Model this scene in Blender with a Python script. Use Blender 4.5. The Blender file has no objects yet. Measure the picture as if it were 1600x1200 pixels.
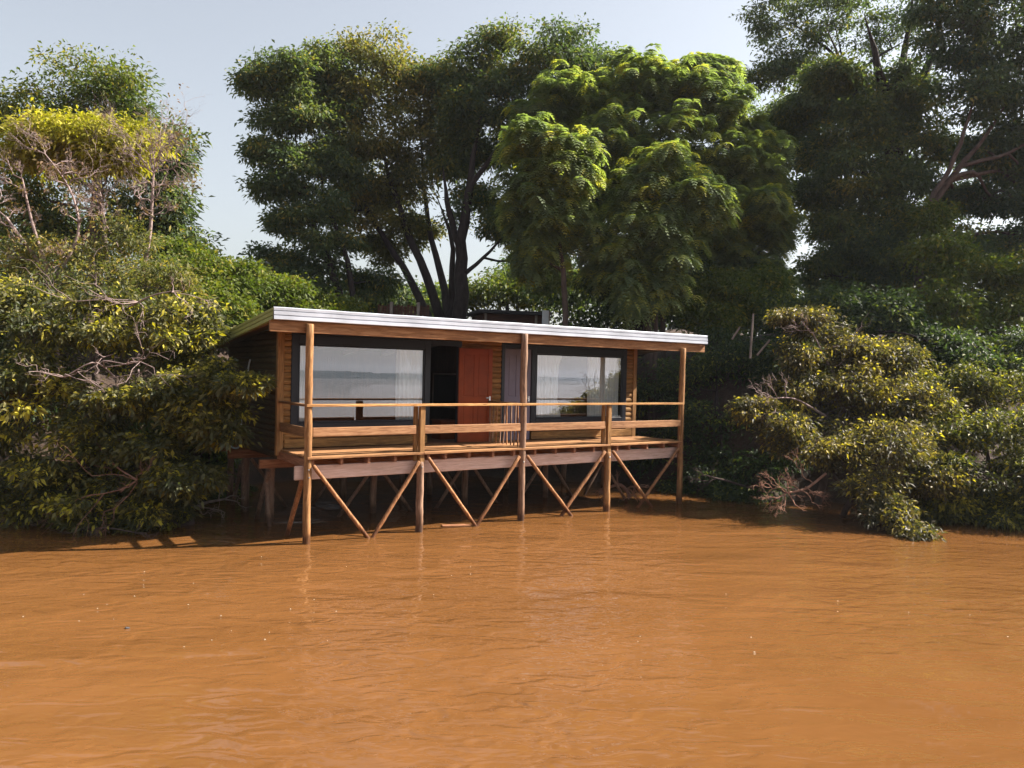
import bpy, bmesh, math
import numpy as np
from mathutils import Matrix, Vector

S = bpy.context.scene
R = math.radians

# ------------------------------------------------------------------ camera
F, PITCH, ROLL, CH = 1214.5, -0.0157, 0.0235, 3.02
cam_d = bpy.data.cameras.new("camera"); cam = bpy.data.objects.new("camera", cam_d)
S.collection.objects.link(cam); S.camera = cam
cam_d.sensor_width = 36; cam_d.lens = 36 * F / 1600
cam_d.clip_start = .1; cam_d.clip_end = 3000
fw = Vector((0, math.cos(PITCH), math.sin(PITCH))); up = Vector((0, -math.sin(PITCH), math.cos(PITCH))); rt = Vector((1, 0, 0))
r2 = rt * math.cos(ROLL) + up * math.sin(ROLL); u2 = up * math.cos(ROLL) - rt * math.sin(ROLL)
cam.matrix_world = Matrix(((r2.x, u2.x, -fw.x, 0), (r2.y, u2.y, -fw.y, 0), (r2.z, u2.z, -fw.z, CH), (0, 0, 0, 1)))

# ------------------------------------------------------------------ light
SUN = Vector((1.08, 0.25, 1.0)).normalized()
SUN_EL = math.asin(SUN.z); SUN_AZ = math.atan2(SUN.x, SUN.y)
w = bpy.data.worlds.new("World"); S.world = w; w.use_nodes = True
nt = w.node_tree; bg = nt.nodes["Background"]
sky = nt.nodes.new("ShaderNodeTexSky"); sky.sky_type = 'NISHITA'; sky.sun_disc = False
sky.sun_elevation = SUN_EL; sky.sun_rotation = SUN_AZ; sky.air_density = 1.3; sky.dust_density = 2.5; sky.ozone_density = 1.5
hs = nt.nodes.new("ShaderNodeHueSaturation"); hs.inputs["Saturation"].default_value = .42
nt.links.new(sky.outputs[0], hs.inputs["Color"]); nt.links.new(hs.outputs[0], bg.inputs[0])
bg.inputs[1].default_value = .0545
sd = bpy.data.lights.new("sun", 'SUN'); sd.energy = 5.0; sd.angle = R(.6); sd.color = (1, .91, .80)
so = bpy.data.objects.new("sun", sd); S.collection.objects.link(so)
so.rotation_euler = SUN.to_track_quat('Z', 'Y').to_euler(); so.location = (20, 0, 30)
S.view_settings.view_transform = 'Standard'; S.view_settings.look = 'None'
S.view_settings.exposure = 1.85; S.view_settings.gamma = 1
S.render.engine = 'CYCLES'
cy = S.cycles
cy.max_bounces = 6; cy.diffuse_bounces = 3; cy.glossy_bounces = 3; cy.transmission_bounces = 4; cy.transparent_max_bounces = 8
cy.caustics_reflective = False; cy.caustics_refractive = False
cy.sample_clamp_indirect = 6

# ------------------------------------------------------------------ helpers
def ray(x, y):
    dx, dy = x - 800, y - 600
    a = dx * math.cos(ROLL) + dy * math.sin(ROLL); b = -dx * math.sin(ROLL) + dy * math.cos(ROLL)
    X = a / F; Z = -b / F
    return np.array([X, math.cos(PITCH) - Z * math.sin(PITCH), math.sin(PITCH) + Z * math.cos(PITCH)])
def at(x, y, Y):                      # a point of the picture at the distance Y in metres
    d = ray(x, y); return d * (Y / d[1]) + np.array([0, 0, CH])
TH = 0.9691; P1 = np.array([-3.4539, 13.228])
UU = np.array([math.sin(TH), math.cos(TH)]); VV = np.array([-math.cos(TH), math.sin(TH)])
def onv(x, y, v):
    d = ray(x, y); t = (P1 @ VV + v) / (d[:2] @ VV); q = d * t
    return float((q[:2] - P1) @ UU), float(q[2] + CH)
def onu(x, y, u):
    d = ray(x, y); t = (P1 @ UU + u) / (d[:2] @ UU); q = d * t
    return float((q[:2] - P1) @ VV), float(q[2] + CH)
def L2W(u, v, z=0): 
    q = P1 + UU * u + VV * v; return np.array([q[0], q[1], z])

def smooth01(t): t = np.clip(t, 0, 1); return t * t * (3 - 2 * t)
SHX = [-400, -60, -12, -9, -7.5, -6, -3, 0, 2.5, 4.9, 6.3, 9, 12, 20, 60, 400]
SHY = [-10, 12, 14.4, 15.6, 17.8, 20.3, 21.6, 22.0, 21.8, 20.2, 19.4, 18.5, 18.2, 17.5, 15, -10]
def gz(X, Y):
    X = np.asarray(X, float); Y = np.asarray(Y, float)
    d = Y - np.interp(X, SHX, SHY) + .35 * np.sin(X * 1.3) + .2 * np.sin(X * 3.1 + 1) 
    z = np.where(d > 0, 4.7 * (1 - np.exp(-np.maximum(d, 0) / 3.2)), np.maximum(d * .7, -1.5))
    z = z + smooth01(d / 4) * (.18 * np.sin(X * .9 + Y * .7) + .10 * np.sin(X * 2.3 - Y * 1.9))
    return z

def meta(o, label=None, cat=None, group=None, kind=None):
    if label: o["label"] = label
    if cat: o["category"] = cat
    if group: o["group"] = group
    if kind: o["kind"] = kind
    return o
def empty(name, loc, label, cat, group=None, rz=0):
    o = bpy.data.objects.new(name, None); S.collection.objects.link(o); o.empty_display_size = .2
    o.location = loc; o.rotation_euler = (0, 0, rz); return meta(o, label, cat, group)
def link(name, me, m, parent=None):
    o = bpy.data.objects.new(name, me); S.collection.objects.link(o)
    if m: me.materials.append(m)
    if parent: o.parent = parent
    return o
def mesh_np(name, V, Fs, m, parent=None, smooth=False, tint=None):
    """V (n,3); Fs int array (k, corners) or list of such arrays"""
    if not isinstance(Fs, list): Fs = [Fs]
    me = bpy.data.meshes.new(name)
    V = np.asarray(V, np.float32); me.vertices.add(len(V)); me.vertices.foreach_set("co", V.ravel())
    tot = np.concatenate([np.full(len(f), f.shape[1]) for f in Fs]).astype(np.int32)
    idx = np.concatenate([f.ravel() for f in Fs]).astype(np.int32)
    st = np.concatenate([[0], np.cumsum(tot)[:-1]]).astype(np.int32)
    me.loops.add(len(idx)); me.loops.foreach_set("vertex_index", idx)
    me.polygons.add(len(tot)); me.polygons.foreach_set("loop_start", st)
    me.polygons.foreach_set("use_smooth", np.full(len(tot), smooth))
    if tint is not None:
        a = me.attributes.new("tint", 'FLOAT', 'POINT'); a.data.foreach_set("value", np.asarray(tint, np.float32))
    me.update(calc_edges=True)
    return link(name, me, m, parent)

# ------------------------------------------------------------------ materials
def newmat(name):
    m = bpy.data.materials.new(name); m.use_nodes = True
    return m, m.node_tree, m.node_tree.nodes["Principled BSDF"]
def node(nt, typ, **k):
    n = nt.nodes.new(typ)
    for a, b in k.items(): setattr(n, a, b)
    return n
def ramp(nt, stops, src):
    r = node(nt, "ShaderNodeValToRGB"); e = r.color_ramp.elements
    while len(e) < len(stops): e.new(.5)
    for el, (p, c) in zip(e, stops): el.position = p; el.color = (*c, 1)
    nt.links.new(src, r.inputs[0]); return r.outputs[0]
def noise(nt, vec, scale, detail=4, rough=.55, dist=0):
    n = node(nt, "ShaderNodeTexNoise"); n.inputs["Scale"].default_value = scale; n.inputs["Detail"].default_value = detail
    n.inputs["Roughness"].default_value = rough; n.inputs["Distortion"].default_value = dist
    if vec is not None: nt.links.new(vec, n.inputs["Vector"])
    return n.outputs["Fac"]
def mapping(nt, scale, coord="Object"):
    t = node(nt, "ShaderNodeTexCoord"); mp = node(nt, "ShaderNodeMapping"); mp.inputs["Scale"].default_value = scale
    nt.links.new(t.outputs[coord], mp.inputs["Vector"]); return mp.outputs[0]
def mathn(nt, op, a, b):
    n = node(nt, "ShaderNodeMath", operation=op)
    for i, s in enumerate((a, b)):
        if isinstance(s, (int, float)): n.inputs[i].default_value = s
        else: nt.links.new(s, n.inputs[i])
    return n.outputs[0]
def bump(nt, h, dist, bs, strength=1.0, chain=None):
    b = node(nt, "ShaderNodeBump"); b.inputs["Distance"].default_value = dist; b.inputs["Strength"].default_value = strength
    nt.links.new(h, b.inputs["Height"])
    if chain: nt.links.new(chain, b.inputs["Normal"])
    if bs: nt.links.new(b.outputs[0], bs.inputs["Normal"])
    return b.outputs[0]
def wood(name, dark, light, axis, rough=.75, knots=True, var=.25, wet=False):
    dark = [dark[0] * .66, dark[1] * .60, dark[2] * .50]; light = [light[0] * .70, light[1] * .64, light[2] * .55]
    m, nt, bs = newmat(name)
    st = {'u': (1.2, 16, 16), 'v': (16, 1.2, 16), 'z': (16, 16, 1.2)}[axis]
    vec = mapping(nt, st)
    g = noise(nt, vec, 1.6, 6, .6, 1.2); g2 = noise(nt, vec, 6, 3, .5)
    f = mathn(nt, 'ADD', mathn(nt, 'MULTIPLY', g, .72), mathn(nt, 'MULTIPLY', g2, .28))
    col = ramp(nt, [(.30, [c * .62 for c in dark]), (.46, dark), (.60, light), (.75, [min(1, c * 1.12) for c in light])], f)
    big = noise(nt, mapping(nt, (1, 1, 1)), 1.1, 3)
    mx = node(nt, "ShaderNodeMix", data_type='RGBA', blend_type='MULTIPLY'); mx.inputs[0].default_value = 1
    nt.links.new(col, mx.inputs[6])
    sh = ramp(nt, [(.3, (1 - var,) * 3), (.7, (1, 1, 1))], big); nt.links.new(sh, mx.inputs[7])
    out = mx.outputs[2]
    if knots:
        vo = node(nt, "ShaderNodeTexVoronoi"); kv = mapping(nt, {'u': (.9, 5, 5), 'v': (5, .9, 5), 'z': (5, 5, .9)}[axis]); nt.links.new(kv, vo.inputs["Vector"])
        vo.inputs["Scale"].default_value = 2.2
        k = ramp(nt, [(.0, (.25, .16, .10)), (.07, (.5, .38, .3)), (.12, (1, 1, 1))], vo.outputs["Distance"])
        m2 = node(nt, "ShaderNodeMix", data_type='RGBA', blend_type='MULTIPLY'); m2.inputs[0].default_value = .8
        nt.links.new(out, m2.inputs[6]); nt.links.new(k, m2.inputs[7]); out = m2.outputs[2]
    if wet:                       # silt and damp at the foot of the pile
        tc = node(nt, "ShaderNodeTexCoord"); sp = node(nt, "ShaderNodeSeparateXYZ"); nt.links.new(tc.outputs["Object"], sp.inputs[0])
        zz = mathn(nt, 'ADD', sp.outputs[2], mathn(nt, 'MULTIPLY', noise(nt, mapping(nt, (6, 6, 2)), 2, 3), -.22))
        k2 = ramp(nt, [(.0, (.34, .27, .22)), (.02, (.42, .34, .28)), (.10, (.85, .78, .7)), (.3, (1, 1, 1))], zz)
        m3 = node(nt, "ShaderNodeMix", data_type='RGBA', blend_type='MULTIPLY'); m3.inputs[0].default_value = 1
        nt.links.new(out, m3.inputs[6]); nt.links.new(k2, m3.inputs[7]); out = m3.outputs[2]
    nt.links.new(out, bs.inputs["Base Color"]); bs.inputs["Roughness"].default_value = rough
    bs.inputs["Specular IOR Level"].default_value = .25
    bump(nt, f, .010, bs, .8)
    return m
def paint(name, col, rough=.5, metallic=0, var=.12, bumpd=.0015, scale=7, spec=.5):
    m, nt, bs = newmat(name)
    n = noise(nt, mapping(nt, (1, 1, 1)), scale, 5)
    c = ramp(nt, [(.3, [x * (1 - var) for x in col]), (.7, [min(1, x * (1 + var * .5)) for x in col])], n)
    nt.links.new(c, bs.inputs["Base Color"]); bs.inputs["Roughness"].default_value = rough; bs.inputs["Metallic"].default_value = metallic
    bs.inputs["Specular IOR Level"].default_value = spec
    bump(nt, n, bumpd, bs)
    return m
def leafmat(name, stops, trans=.35, tcol=(.9, 1.0, .35), rough=.6, spec=.2):
    m, nt, bs = newmat(name)
    a = node(nt, "ShaderNodeAttribute", attribute_name="tint")
    c = ramp(nt, stops, a.outputs["Fac"]); nt.links.new(c, bs.inputs["Base Color"])
    bs.inputs["Roughness"].default_value = rough; bs.inputs["Specular IOR Level"].default_value = spec
    tr = node(nt, "ShaderNodeBsdfTranslucent"); mx = node(nt, "ShaderNodeMix", data_type='RGBA', blend_type='MULTIPLY'); mx.inputs[0].default_value = 1
    nt.links.new(c, mx.inputs[6]); mx.inputs[7].default_value = (tcol[0] * 2, tcol[1] * 2, tcol[2] * 2, 1)
    nt.links.new(mx.outputs[2], tr.inputs[0])
    ms = node(nt, "ShaderNodeMixShader"); ms.inputs[0].default_value = trans
    nt.links.new(bs.outputs[0], ms.inputs[1]); nt.links.new(tr.outputs[0], ms.inputs[2])
    nt.links.new(ms.outputs[0], nt.nodes["Material Output"].inputs[0])
    return m
def bark(name, a, b, scale=9):
    m, nt, bs = newmat(name)
    n = noise(nt, mapping(nt, (1, 1, .3)), scale, 6, .65)
    nt.links.new(ramp(nt, [(.3, a), (.7, b)], n), bs.inputs["Base Color"]); bs.inputs["Roughness"].default_value = .9
    bs.inputs["Specular IOR Level"].default_value = .15
    bump(nt, n, .02, bs); return m

M = {}
M['post'] = wood('round post wood', (.34, .18, .08), (.60, .36, .18), 'z', wet=True, var=.35)
M['post_grey'] = wood('weathered post wood', (.28, .18, .14), (.52, .36, .29), 'z', wet=True, var=.35)
M['post_dark'] = wood('old dark pile wood', (.30, .22, .19), (.48, .36, .31), 'z', knots=False, wet=True)
M['brace'] = wood('brace pole wood', (.33, .16, .08), (.56, .31, .17), 'z', wet=True)
M['beam'] = wood('roof beam wood', (.36, .18, .085), (.54, .31, .17), 'u')
M['rail'] = wood('rail board wood', (.50, .27, .11), (.76, .47, .21), 'u')
M['rail_mid'] = wood('rough sawn board', (.38, .20, .11), (.56, .33, .19), 'u')
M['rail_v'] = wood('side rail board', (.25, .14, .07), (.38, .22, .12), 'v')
M['pink'] = wood('pale pink hardwood', (.85, .66, .66), (.95, .78, .82), 'u', knots=False, var=.15)
M['joist'] = wood('joist wood', (.34, .16, .10), (.50, .27, .18), 'v')
M['deck'] = wood('deck board wood', (.38, .20, .10), (.56, .32, .16), 'u')
M['redbeam'] = wood('reddish floor beam', (.34, .16, .09), (.52, .28, .17), 'u')
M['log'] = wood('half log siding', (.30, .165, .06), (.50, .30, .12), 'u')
M['log_v'] = wood('shade painted side log siding', (.075, .05, .022), (.13, .09, .04), 'v')  # same siding as the front, darker: the side's shade is in the colour
M['trimz'] = wood('corner board wood', (.34, .19, .08), (.52, .31, .14), 'z')
M['orange'] = paint('orange varnished wood', (.22, .044, .010), .5, var=.25, scale=3, spec=.2)
M['grey_door'] = paint('grey violet paint', (.12, .105, .16), .5)
M['frame'] = paint('charcoal window frame', (.010, .012, .020), .45, spec=.3)
M['metal'] = paint('galvanised roof metal', (.43, .46, .53), .38, metallic=.2, var=.22, scale=2.2)
M['olive'] = paint('roof metal with painted green reflection', (.25, .27, .085), .45, metallic=.2, var=.2, scale=3)  # green of reflected foliage put into the metal's own colour
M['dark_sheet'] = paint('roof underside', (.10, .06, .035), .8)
M['curtain'] = paint('white curtain cloth', (.82, .85, .86), .9, var=.05)
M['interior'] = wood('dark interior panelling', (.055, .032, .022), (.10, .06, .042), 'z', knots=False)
M['handle'] = paint('steel handle', (.6, .6, .62), .25, metallic=1)
M['pvc'] = paint('pale grey plastic pipe', (.55, .64, .72), .45, var=.15)
M['black'] = paint('black glass screen', (.012, .013, .016), .15)
M['shed'] = wood('dark red shed wood', (.10, .045, .035), (.17, .08, .06), 'u', knots=False)
M['shedroof'] = paint('shed roof', (.03, .03, .035), .7)
M['stick'] = bark('grey dead wood', (.16, .13, .11), (.33, .28, .25), 12)
M['panelw'] = paint('white panel', (.62, .68, .75), .6)
M['orange_shade'] = paint('orange woven shade', (.55, .20, .05), .7)
# glass: a coated pane that mirrors strongly
m, nt, bs = newmat('coated window glass'); nt.nodes.remove(bs)
gl = node(nt, "ShaderNodeBsdfGlossy"); gl.inputs["Roughness"].default_value = .0; gl.inputs["Color"].default_value = (.93, .93, 1, 1)
tr = node(nt, "ShaderNodeBsdfTransparent"); tr.inputs[0].default_value = (.95, 1, 1, 1)
fr = node(nt, "ShaderNodeFresnel"); fr.inputs["IOR"].default_value = 1.5
ad = mathn(nt, 'ADD', fr.outputs[0], .22)
mx = node(nt, "ShaderNodeMixShader"); nt.links.new(ad, mx.inputs[0]); nt.links.new(tr.outputs[0], mx.inputs[1]); nt.links.new(gl.outputs[0], mx.inputs[2])
nt.links.new(mx.outputs[0], nt.nodes["Material Output"].inputs[0]); M['glass'] = m
# muddy water
m, nt, bs = newmat('muddy river water'); M['water'] = m
v1 = mapping(nt, (.55, 1.25, 1)); v2 = mapping(nt, (.7, 1.5, 1)); v0 = mapping(nt, (1, 1, 1))
silt = noise(nt, mapping(nt, (.25, .7, 1)), .8, 5, .6, 1.0)
nt.links.new(ramp(nt, [(.3, (.110, .048, .0145)), (.7, (.140, .062, .0205))], silt), bs.inputs["Base Color"])
bs.inputs["Roughness"].default_value = .012; bs.inputs["IOR"].default_value = 1.42
n1 = noise(nt, v1, .9, 1.5, .5, .6); n2 = noise(nt, v2, 3.1, 1.6, .5, 1.0); n3 = noise(nt, v2, 9, 1.5, .5, .5)
patch = ramp(nt, [(.36, (.22,) * 3), (.62, (1,) * 3)], noise(nt, v0, .22, 3, .5, .4))
b1 = bump(nt, n1, .07, None)
b2 = bump(nt, mathn(nt, 'MULTIPLY', n2, patch), .045, None, chain=b1)
h3 = mathn(nt, 'MULTIPLY', n3, patch)
bump(nt, h3, .0075, bs, chain=b2)
# soil
m, nt, bs = newmat('river bank soil'); M['soil'] = m
n = noise(nt, mapping(nt, (1, 1, 1)), 2.2, 8, .65)
nt.links.new(ramp(nt, [(.3, (.018, .011, .007)), (.55, (.045, .025, .015)), (.75, (.03, .035, .012))], n), bs.inputs["Base Color"])
bs.inputs["Roughness"].default_value = .95; bump(nt, n, .15, bs)
M['farbank'] = paint('far bank woods', (.02, .035, .03), 1, scale=.3, var=.5, spec=0)

def LM(name, a, b, c, d, **k): M[name] = leafmat(name, [(.0, a), (.4, b), (.72, c), (1., d)], **k)
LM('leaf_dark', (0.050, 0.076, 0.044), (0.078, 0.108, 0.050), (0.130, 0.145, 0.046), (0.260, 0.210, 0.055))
LM('leaf_olive', (0.065, 0.078, 0.036), (0.110, 0.115, 0.042), (0.190, 0.160, 0.045), (0.300, 0.220, 0.055))
LM('leaf_blue', (0.042, 0.070, 0.048), (0.064, 0.098, 0.056), (0.100, 0.125, 0.050), (0.180, 0.160, 0.050))
LM('leaf_mimosa', (0.105, 0.140, 0.082), (0.155, 0.195, 0.092), (0.225, 0.245, 0.085), (0.340, 0.310, 0.070), trans=.42)
LM('leaf_fresh', (0.041, 0.065, 0.017), (0.071, 0.098, 0.020), (0.108, 0.129, 0.023), (0.215, 0.181, 0.027))
LM('leaf_hedge', (0.046, 0.068, 0.015), (0.075, 0.102, 0.019), (0.116, 0.129, 0.021), (0.199, 0.174, 0.031))
LM('leaf_bush', (0.040, 0.050, 0.024), (0.070, 0.072, 0.030), (0.140, 0.125, 0.036), (0.440, 0.380, 0.045), spec=.3, rough=.55)
LM('leaf_yellow', (0.150, 0.150, 0.020), (0.260, 0.240, 0.025), (0.340, 0.300, 0.030), (0.420, 0.360, 0.050))
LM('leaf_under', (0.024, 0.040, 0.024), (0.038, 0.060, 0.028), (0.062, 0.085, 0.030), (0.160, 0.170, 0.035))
LM('leaf_bank', (0.028, 0.038, 0.017), (0.060, 0.063, 0.021), (0.120, 0.118, 0.025), (0.331, 0.277, 0.034), spec=.3, rough=.55)
LM('leaf_brown', (.036, .040, .022), (.068, .060, .032), (.13, .10, .04), (.38, .30, .04), spec=.3, rough=.55)
LM('leaf_dry', (0.120, 0.067, 0.043), (0.147, 0.084, 0.051), (0.138, 0.109, 0.043), (0.202, 0.160, 0.051))
M['bark_dark'] = bark('dark bark', (.018, .014, .014), (.050, .038, .036))
M['bark_mid'] = bark('brown bark', (.045, .034, .03), (.11, .08, .07))
M['bark_pale'] = bark('pale bare bark', (.16, .115, .105), (.34, .26, .245))
M['bark_red'] = bark('reddish twig bark', (.14, .07, .05), (.30, .17, .12))

# ------------------------------------------------------------------ setting
def grid(name, xs, ys, zf, m, kind='structure'):
    X, Y = np.meshgrid(xs, ys); V = np.stack([X, Y, zf(X, Y)], -1).reshape(-1, 3)
    nx = len(xs); i = np.arange(len(ys) - 1)[:, None] * nx + np.arange(nx - 1)[None]
    Fc = np.stack([i, i + 1, i + nx + 1, i + nx], -1).reshape(-1, 4)
    o = mesh_np(name, V, Fc, m, smooth=True); o["kind"] = kind; return o
xs = np.concatenate([np.linspace(-900, -45, 20), np.arange(-44, 44, .35), np.linspace(45, 900, 20)])
ys = np.concatenate([np.linspace(-14, 9, 6), np.arange(10, 46, .35), np.linspace(48, 900, 20)])
grid('river_bank', xs, ys, gz, M['soil'])
grid('river_water', np.array([-3000., 3000.]), np.array([-700., 60.]), lambda X, Y: X * 0, M['water'])
def fb(X, Y):
    d = (-Y - 640)
    return np.where(d < 0, -1, np.where(d < 4, d * .8, 8 + 1.3 * np.sin(X * .02) + .9 * np.sin(X * .11 + 2) + .9 * np.sin(X * .31) + .6 * np.sin(X * .83)))
grid('far_bank', np.arange(-1500, 3000, 3.), np.array([-639., -642, -644, -650, -690, -760]), fb, M['farbank'])

# ------------------------------------------------------------------ tube and foliage builders
class Tubes:
    def __init__(s): s.V = []; s.F = []; s.n = 0
    def add(s, P, rad, k=6):
        P = np.asarray(P, float); m = len(P); rad = np.broadcast_to(rad, (m,)) if np.ndim(rad) == 0 else np.asarray(rad)
        T = np.gradient(P, axis=0); T /= np.linalg.norm(T, axis=1)[:, None] + 1e-9
        ref = np.array([.31, .27, .91]) if abs(T[:, 2]).mean() < .8 else np.array([1., .1, 0])
        A = np.cross(T, ref); A /= np.linalg.norm(A, axis=1)[:, None] + 1e-9; B = np.cross(T, A)
        a = np.arange(k) * 2 * np.pi / k
        ring = P[:, None] + (A[:, None] * np.cos(a)[None, :, None] + B[:, None] * np.sin(a)[None, :, None]) * rad[:, None, None]
        s.V.append(ring.reshape(-1, 3)); i = np.arange(m - 1)[:, None] * k; j = np.arange(k)[None]; j2 = (j + 1) % k
        s.F.append((np.stack([i + j, i + j2, i + k + j2, i + k + j], -1) + s.n).reshape(-1, 4)); s.n += m * k
    def build(s, name, m, parent=None):
        return mesh_np(name, np.concatenate(s.V), np.concatenate(s.F), m, parent, smooth=True)
def curve(a, b, rng, bend=.12, n=6, sag=0):
    a = np.asarray(a, float); b = np.asarray(b, float); L = np.linalg.norm(b - a)
    t = np.linspace(0, 1, n)[:, None]; off = rng.normal(size=(3,)) * bend * L; off2 = rng.normal(size=3) * bend * .5 * L
    return a + (b - a) * t + off * np.sin(np.pi * t) + off2 * np.sin(2 * np.pi * t) + np.array([0, 0, sag * L]) * np.sin(np.pi * t)
def resample(P, n=14):
    P = np.asarray(P, float); d = np.concatenate([[0], np.cumsum(np.linalg.norm(np.diff(P, axis=0), axis=1))])
    t = np.linspace(0, d[-1], n); Q = np.stack([np.interp(t, d, P[:, c]) for c in range(P.shape[1])], 1)
    for _ in range(2): Q[1:-1] = (Q[:-2] + 2 * Q[1:-1] + Q[2:]) / 4
    return Q
def unit(a): return a / (np.linalg.norm(a, axis=-1, keepdims=True) + 1e-9)
def leaf_quads(P, D, L, Wd, rng, sag=.25):
    n = len(P); S_ = unit(np.cross(D, rng.normal(size=(n, 3)) * .8 + np.array([0, 0, 1.1])))
    L = L[:, None]; Wd = Wd[:, None]; mid = P + D * L * .45
    z = np.array([0, 0, 1.])
    V = np.stack([P, mid + S_ * Wd * .5, P + D * L - z * L * sag, mid - S_ * Wd * .5], 1).reshape(-1, 3)
    return V, np.arange(4 * n).reshape(n, 4)
def foliage(name, tips, tcol, style, rng, m, parent, L=.16, Wd=.07, k=16, rc=.28, cen=None, flat=.6, droop=.25):
    n = len(tips)
    if style == 'leaf':
        P = np.repeat(tips, k, 0); out = np.repeat(unit(tips - cen), k, 0)
        g = np.clip(rng.normal(size=P.shape), -1.7, 1.7) * np.array([1, 1, flat]); P = P + g * rc
        D = unit(out * .35 + g * .5 + rng.normal(size=P.shape) * .6 - np.array([0, 0, droop]))
        l = L * rng.uniform(.6, 1.25, len(P)); V, Fc = leaf_quads(P, D, l, Wd / L * l, rng)
        t = np.clip(np.repeat(tcol, k) + rng.normal(size=len(P)) * .13, 0, 1); t = np.repeat(t, 4)
    elif style == 'frond':       # drooping feather-shaped leaves round every tip
        kf = 6; P = np.repeat(tips, kf, 0); N = len(P)
        az = rng.uniform(0, 2 * np.pi, N); out = np.repeat(unit(tips - cen), kf, 0)
        D = unit(np.stack([np.cos(az), np.sin(az), rng.uniform(-.1, .5, N)], 1) + out * .45)
        FL = L * rng.uniform(.7, 1.2, N); nl = k
        s = (np.arange(nl) + 1) / nl
        z = np.array([0, 0, 1.])
        R_ = P[:, None] + D[:, None] * (FL[:, None, None] * s[None, :, None] * (1 - .25 * s[None, :, None])) - z * (FL[:, None, None] * (s ** 2)[None, :, None] * .75)
        T = unit(D[:, None] * np.ones((1, nl, 1)) - z * (1.3 * s)[None, :, None])
        side = unit(np.cross(D, z))[:, None] * np.ones((1, nl, 1))
        ll = (Wd * np.sin(np.pi * (.15 + .8 * s)))[None, :, None] * np.ones((N, 1, 1))
        Vs = []; wl = (FL / nl * 1.05)[:, None, None]
        for sg in (-1, 1):
            d = unit(side * sg + T * .55 - z * .25)
            a = R_; b = R_ + d * ll; half = T * wl * .42
            Vs.append(np.stack([a - half * .5, b - half, b + half * .9, a + half * .7], 2).reshape(-1, 3))
        V = np.concatenate(Vs); Fc = np.arange(len(V)).reshape(-1, 4)
        t = np.clip(np.repeat(tcol, kf) + rng.normal(size=N) * .10, 0, 1); t = np.tile(np.repeat(t, nl * 4), 2)
    return mesh_np(name, V, Fc, m, parent, tint=t)

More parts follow.
